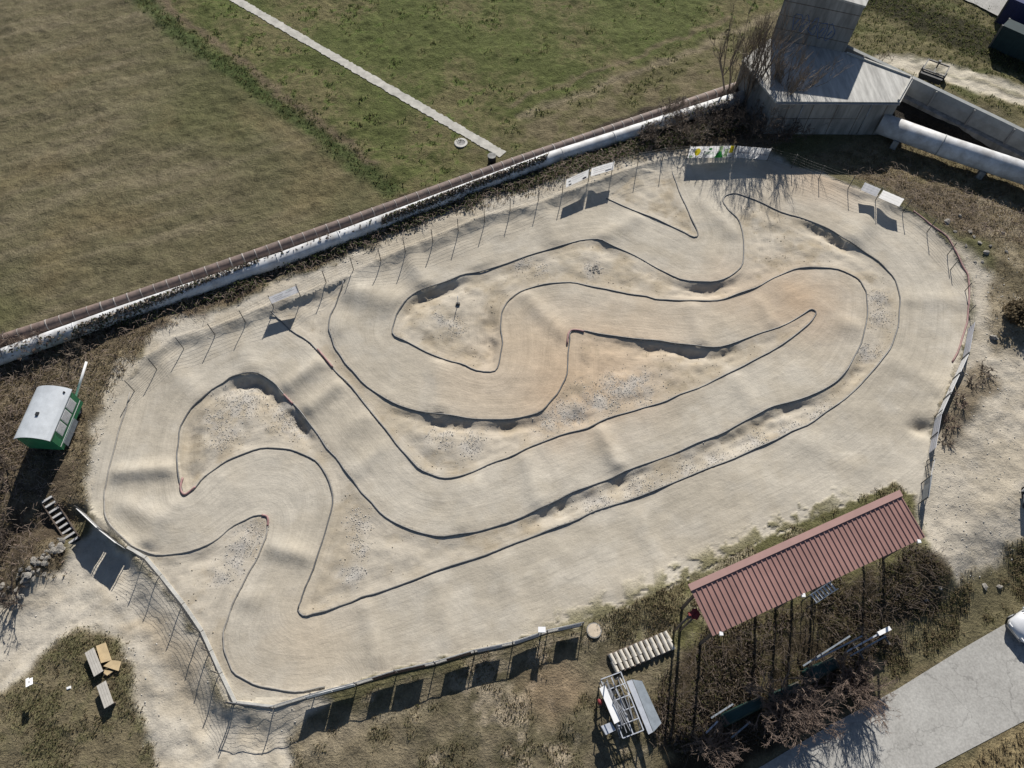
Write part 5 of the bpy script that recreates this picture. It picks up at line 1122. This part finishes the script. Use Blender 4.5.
# containers at the top right corner
def container(corner, ang, L, Wd, Hh, m, label, name='container'):
    t = thing(name, label, 'container', corner, ang)
    b = MB(); b.box((L / 2, Wd / 2, Hh / 2), (L, Wd, Hh)); b.build('body', m, t)
    b = MB()
    for i in range(int(L / .3)): b.box((.2 + i * .3, -.02, Hh / 2), (.12, .04, Hh * .88))
    b.build('corrugation', m, t)
    for k in range(4): x, y = ((0, 0), (L, 0), (L, Wd), (0, Wd))[k]; b = MB(); b.box((x, y, Hh / 2), (.16, .16, Hh + .04)); b.build('corner_post', M_post, t)
    return t
c0_ = Vector((*G(1003, 25, 2.4), 0)); c1_ = Vector((*G(1030, 37, 2.4), 0)); d = c1_ - c0_; c0_.z = T(c0_.x, c0_.y) - .05
container(c0_, math.atan2(d.y, d.x), 6.0, 1.5, 2.45, M_teal, 'dark teal container beside the far road casting a black shadow')
c0_ = Vector((*G(1010, -2, 2.6), 0)); c0_.z = T(c0_.x, c0_.y); container(c0_, math.atan2(d.y, d.x), 6.0, 2.4, 2.6, M_navy, 'navy blue container at the top right corner beyond the far road')

# ------------------------------------------------------------------ parked car at the right edge
def car(loc, ang, label):
    t = thing('parked_car', label, 'car', loc, ang)
    # rows of a hull: x along the car, half width, heights
    rows = [(-2.05, .62, .42, .80), (-1.95, .74, .30, .92), (-1.3, .83, .24, 1.00), (0, .86, .22, 1.02), (1.0, .85, .24, 1.00), (1.75, .78, .28, .86), (2.05, .60, .36, .66)]
    b = MB(); n = 8; vs = []
    for x, w, z0, z1 in rows:
        for k in range(n):
            y, z = ((-w * .9, z0), (-w, z0 + .2), (-w, z1 - .18), (-w * .88, z1), (w * .88, z1), (w, z1 - .18), (w, z0 + .2), (w * .9, z0))[k]; vs.append((x, y, z))
    fs = [(i * n + k, i * n + (k + 1) % n, (i + 1) * n + (k + 1) % n, (i + 1) * n + k) for i in range(len(rows) - 1) for k in range(n)] + [tuple(range(n))[::-1], tuple(range((len(rows) - 1) * n, len(rows) * n))]
    b.add(vs, fs, True); b.build('body', M_car, t)
    b = MB(); lo = [(-1.75, .76), (-.9, .80), (.4, .80), (1.05, .74)]; hi = [(-1.25, .56), (-.8, .62), (.1, .62), (.35, .58)]; vs = []
    for (xl, wl), (xh, wh) in zip(lo, hi): vs += [(xl, -wl, .98), (xh, -wh, 1.46), (xh, wh, 1.46), (xl, wl, .98)]
    b.add(vs, [(i * 4 + k, i * 4 + (k + 1) % 4, (i + 1) * 4 + (k + 1) % 4, (i + 1) * 4 + k) for i in range(3) for k in range(3)] + [(3, 2, 1, 0), (12, 13, 14, 15)]); b.build('window', M_cglass, t)
    b = MB(); b.add([(-1.24, -.55, 1.462), (-.8, -.6, 1.49), (.1, -.6, 1.49), (.33, -.56, 1.462), (.33, .56, 1.462), (.1, .6, 1.49), (-.8, .6, 1.49), (-1.24, .55, 1.462)], [(0, 1, 6, 7), (1, 2, 5, 6), (2, 3, 4, 5)]); b.build('roof', M_car, t)
    for x in (-1.3, 1.3):
        for y in (-.78, .78):
            b = MB(); b.tube([(x, y - .1, .31), (x, y + .1, .31)], .32, 18); wo = b.build('wheel', M_rub, t); b = MB(); b.tube([(x, y - .108, .31), (x, y + .108, .31)], .19, 12); b.build('rim', M_alu, wo)
    for x, m_ in ((2.0, M_white), (-2.03, M_red)):
        for y in (-.5, .5): b = MB(); b.box((x - math.copysign(.03, x), y, .66), (.1, .26, .13)); b.build('headlight' if x > 0 else 'tail_light', m_, t)
    for y in (-.93, .93): b = MB(); b.box((.7, y, 1.02), (.12, .16, .12)); b.build('mirror', M_car, t)
    return t
ra_ = Vector(ROAD[3]); rb_ = Vector(ROAD[5]); dv = (rb_ - ra_).normalized(); ang = math.atan2(dv.y, dv.x); nrm = Vector((dv.y, -dv.x))
p = Vector(G(1024, 611, ROADZ)) + dv * .1 + nrm * .7
car((p.x, p.y, ROADZ + .006), ang + PI, 'silver parked car at the right edge on the verge of the road')
# small motor scooter at the right edge
p = W(1022, 499); t = thing('motor_scooter', 'white and black scooter standing on the gravel at the right edge', 'scooter', p, math.radians(75))
for x in (-.55, .55):
    b = MB(); K = 16; b.tube([(x + .2 * math.cos(2 * PI * k / K), 0, .24 + .2 * math.sin(2 * PI * k / K)) for k in range(K + 1)], .055, 6); b.build('wheel', M_rub, t)
b = MB(); b.box((-.25, 0, .55), (.75, .30, .30), taper=.8); b.build('body', M_grey_b, t); b = MB(); b.box((-.25, 0, .76), (.7, .28, .1), taper=.85); b.build('seat', M_darkp, t)
b = MB(); b.box((.42, 0, .62), (.1, .38, .6)); b.build('front_shield', M_white, t); b = MB(); b.box((.15, 0, .28), (.5, .28, .06)); b.build('footboard', M_darkp, t)
b = MB(); b.bar((.4, -.32, 1.0), (.4, .32, 1.0), .04); b.bar((.4, 0, .9), (.5, 0, .3), .05); b.build('handlebar', M_post, t)

# ------------------------------------------------------------------ light
EL, SAZ = math.radians(34), math.radians(11)         # shadows fall towards the bottom of the picture and a little left
sd = Vector((math.sin(SAZ) * math.cos(EL), math.cos(SAZ) * math.cos(EL), math.sin(EL)))
sl = bpy.data.lights.new('sun', 'SUN'); sl.energy = 5.0; sl.angle = math.radians(.53); sl.color = (1.0, .955, .88)
so = bpy.data.objects.new('sun', sl); COL.objects.link(so); so.rotation_euler = sd.to_track_quat('Z', 'Y').to_euler(); so.location = (0, 60, 60)
w = bpy.data.worlds.new('World'); S.world = w; w.use_nodes = True; nt = w.node_tree
bg = nt.nodes.get('Background') or nt.nodes.new('ShaderNodeBackground'); sk = nt.nodes.new('ShaderNodeTexSky'); sk.sky_type = 'NISHITA'; sk.sun_disc = False; sk.sun_elevation = EL; sk.sun_rotation = SAZ; sk.air_density = .8; sk.dust_density = .4
nt.links.new(sk.outputs[0], bg.inputs['Color']); bg.inputs['Strength'].default_value = .06
S.view_settings.view_transform = 'Standard'; S.view_settings.look = 'None'; S.view_settings.exposure = 0.36; S.view_settings.gamma = 1; S.view_settings.use_curve_mapping = False
S.render.engine = 'CYCLES'; S.cycles.max_bounces = 4; S.cycles.diffuse_bounces = 2
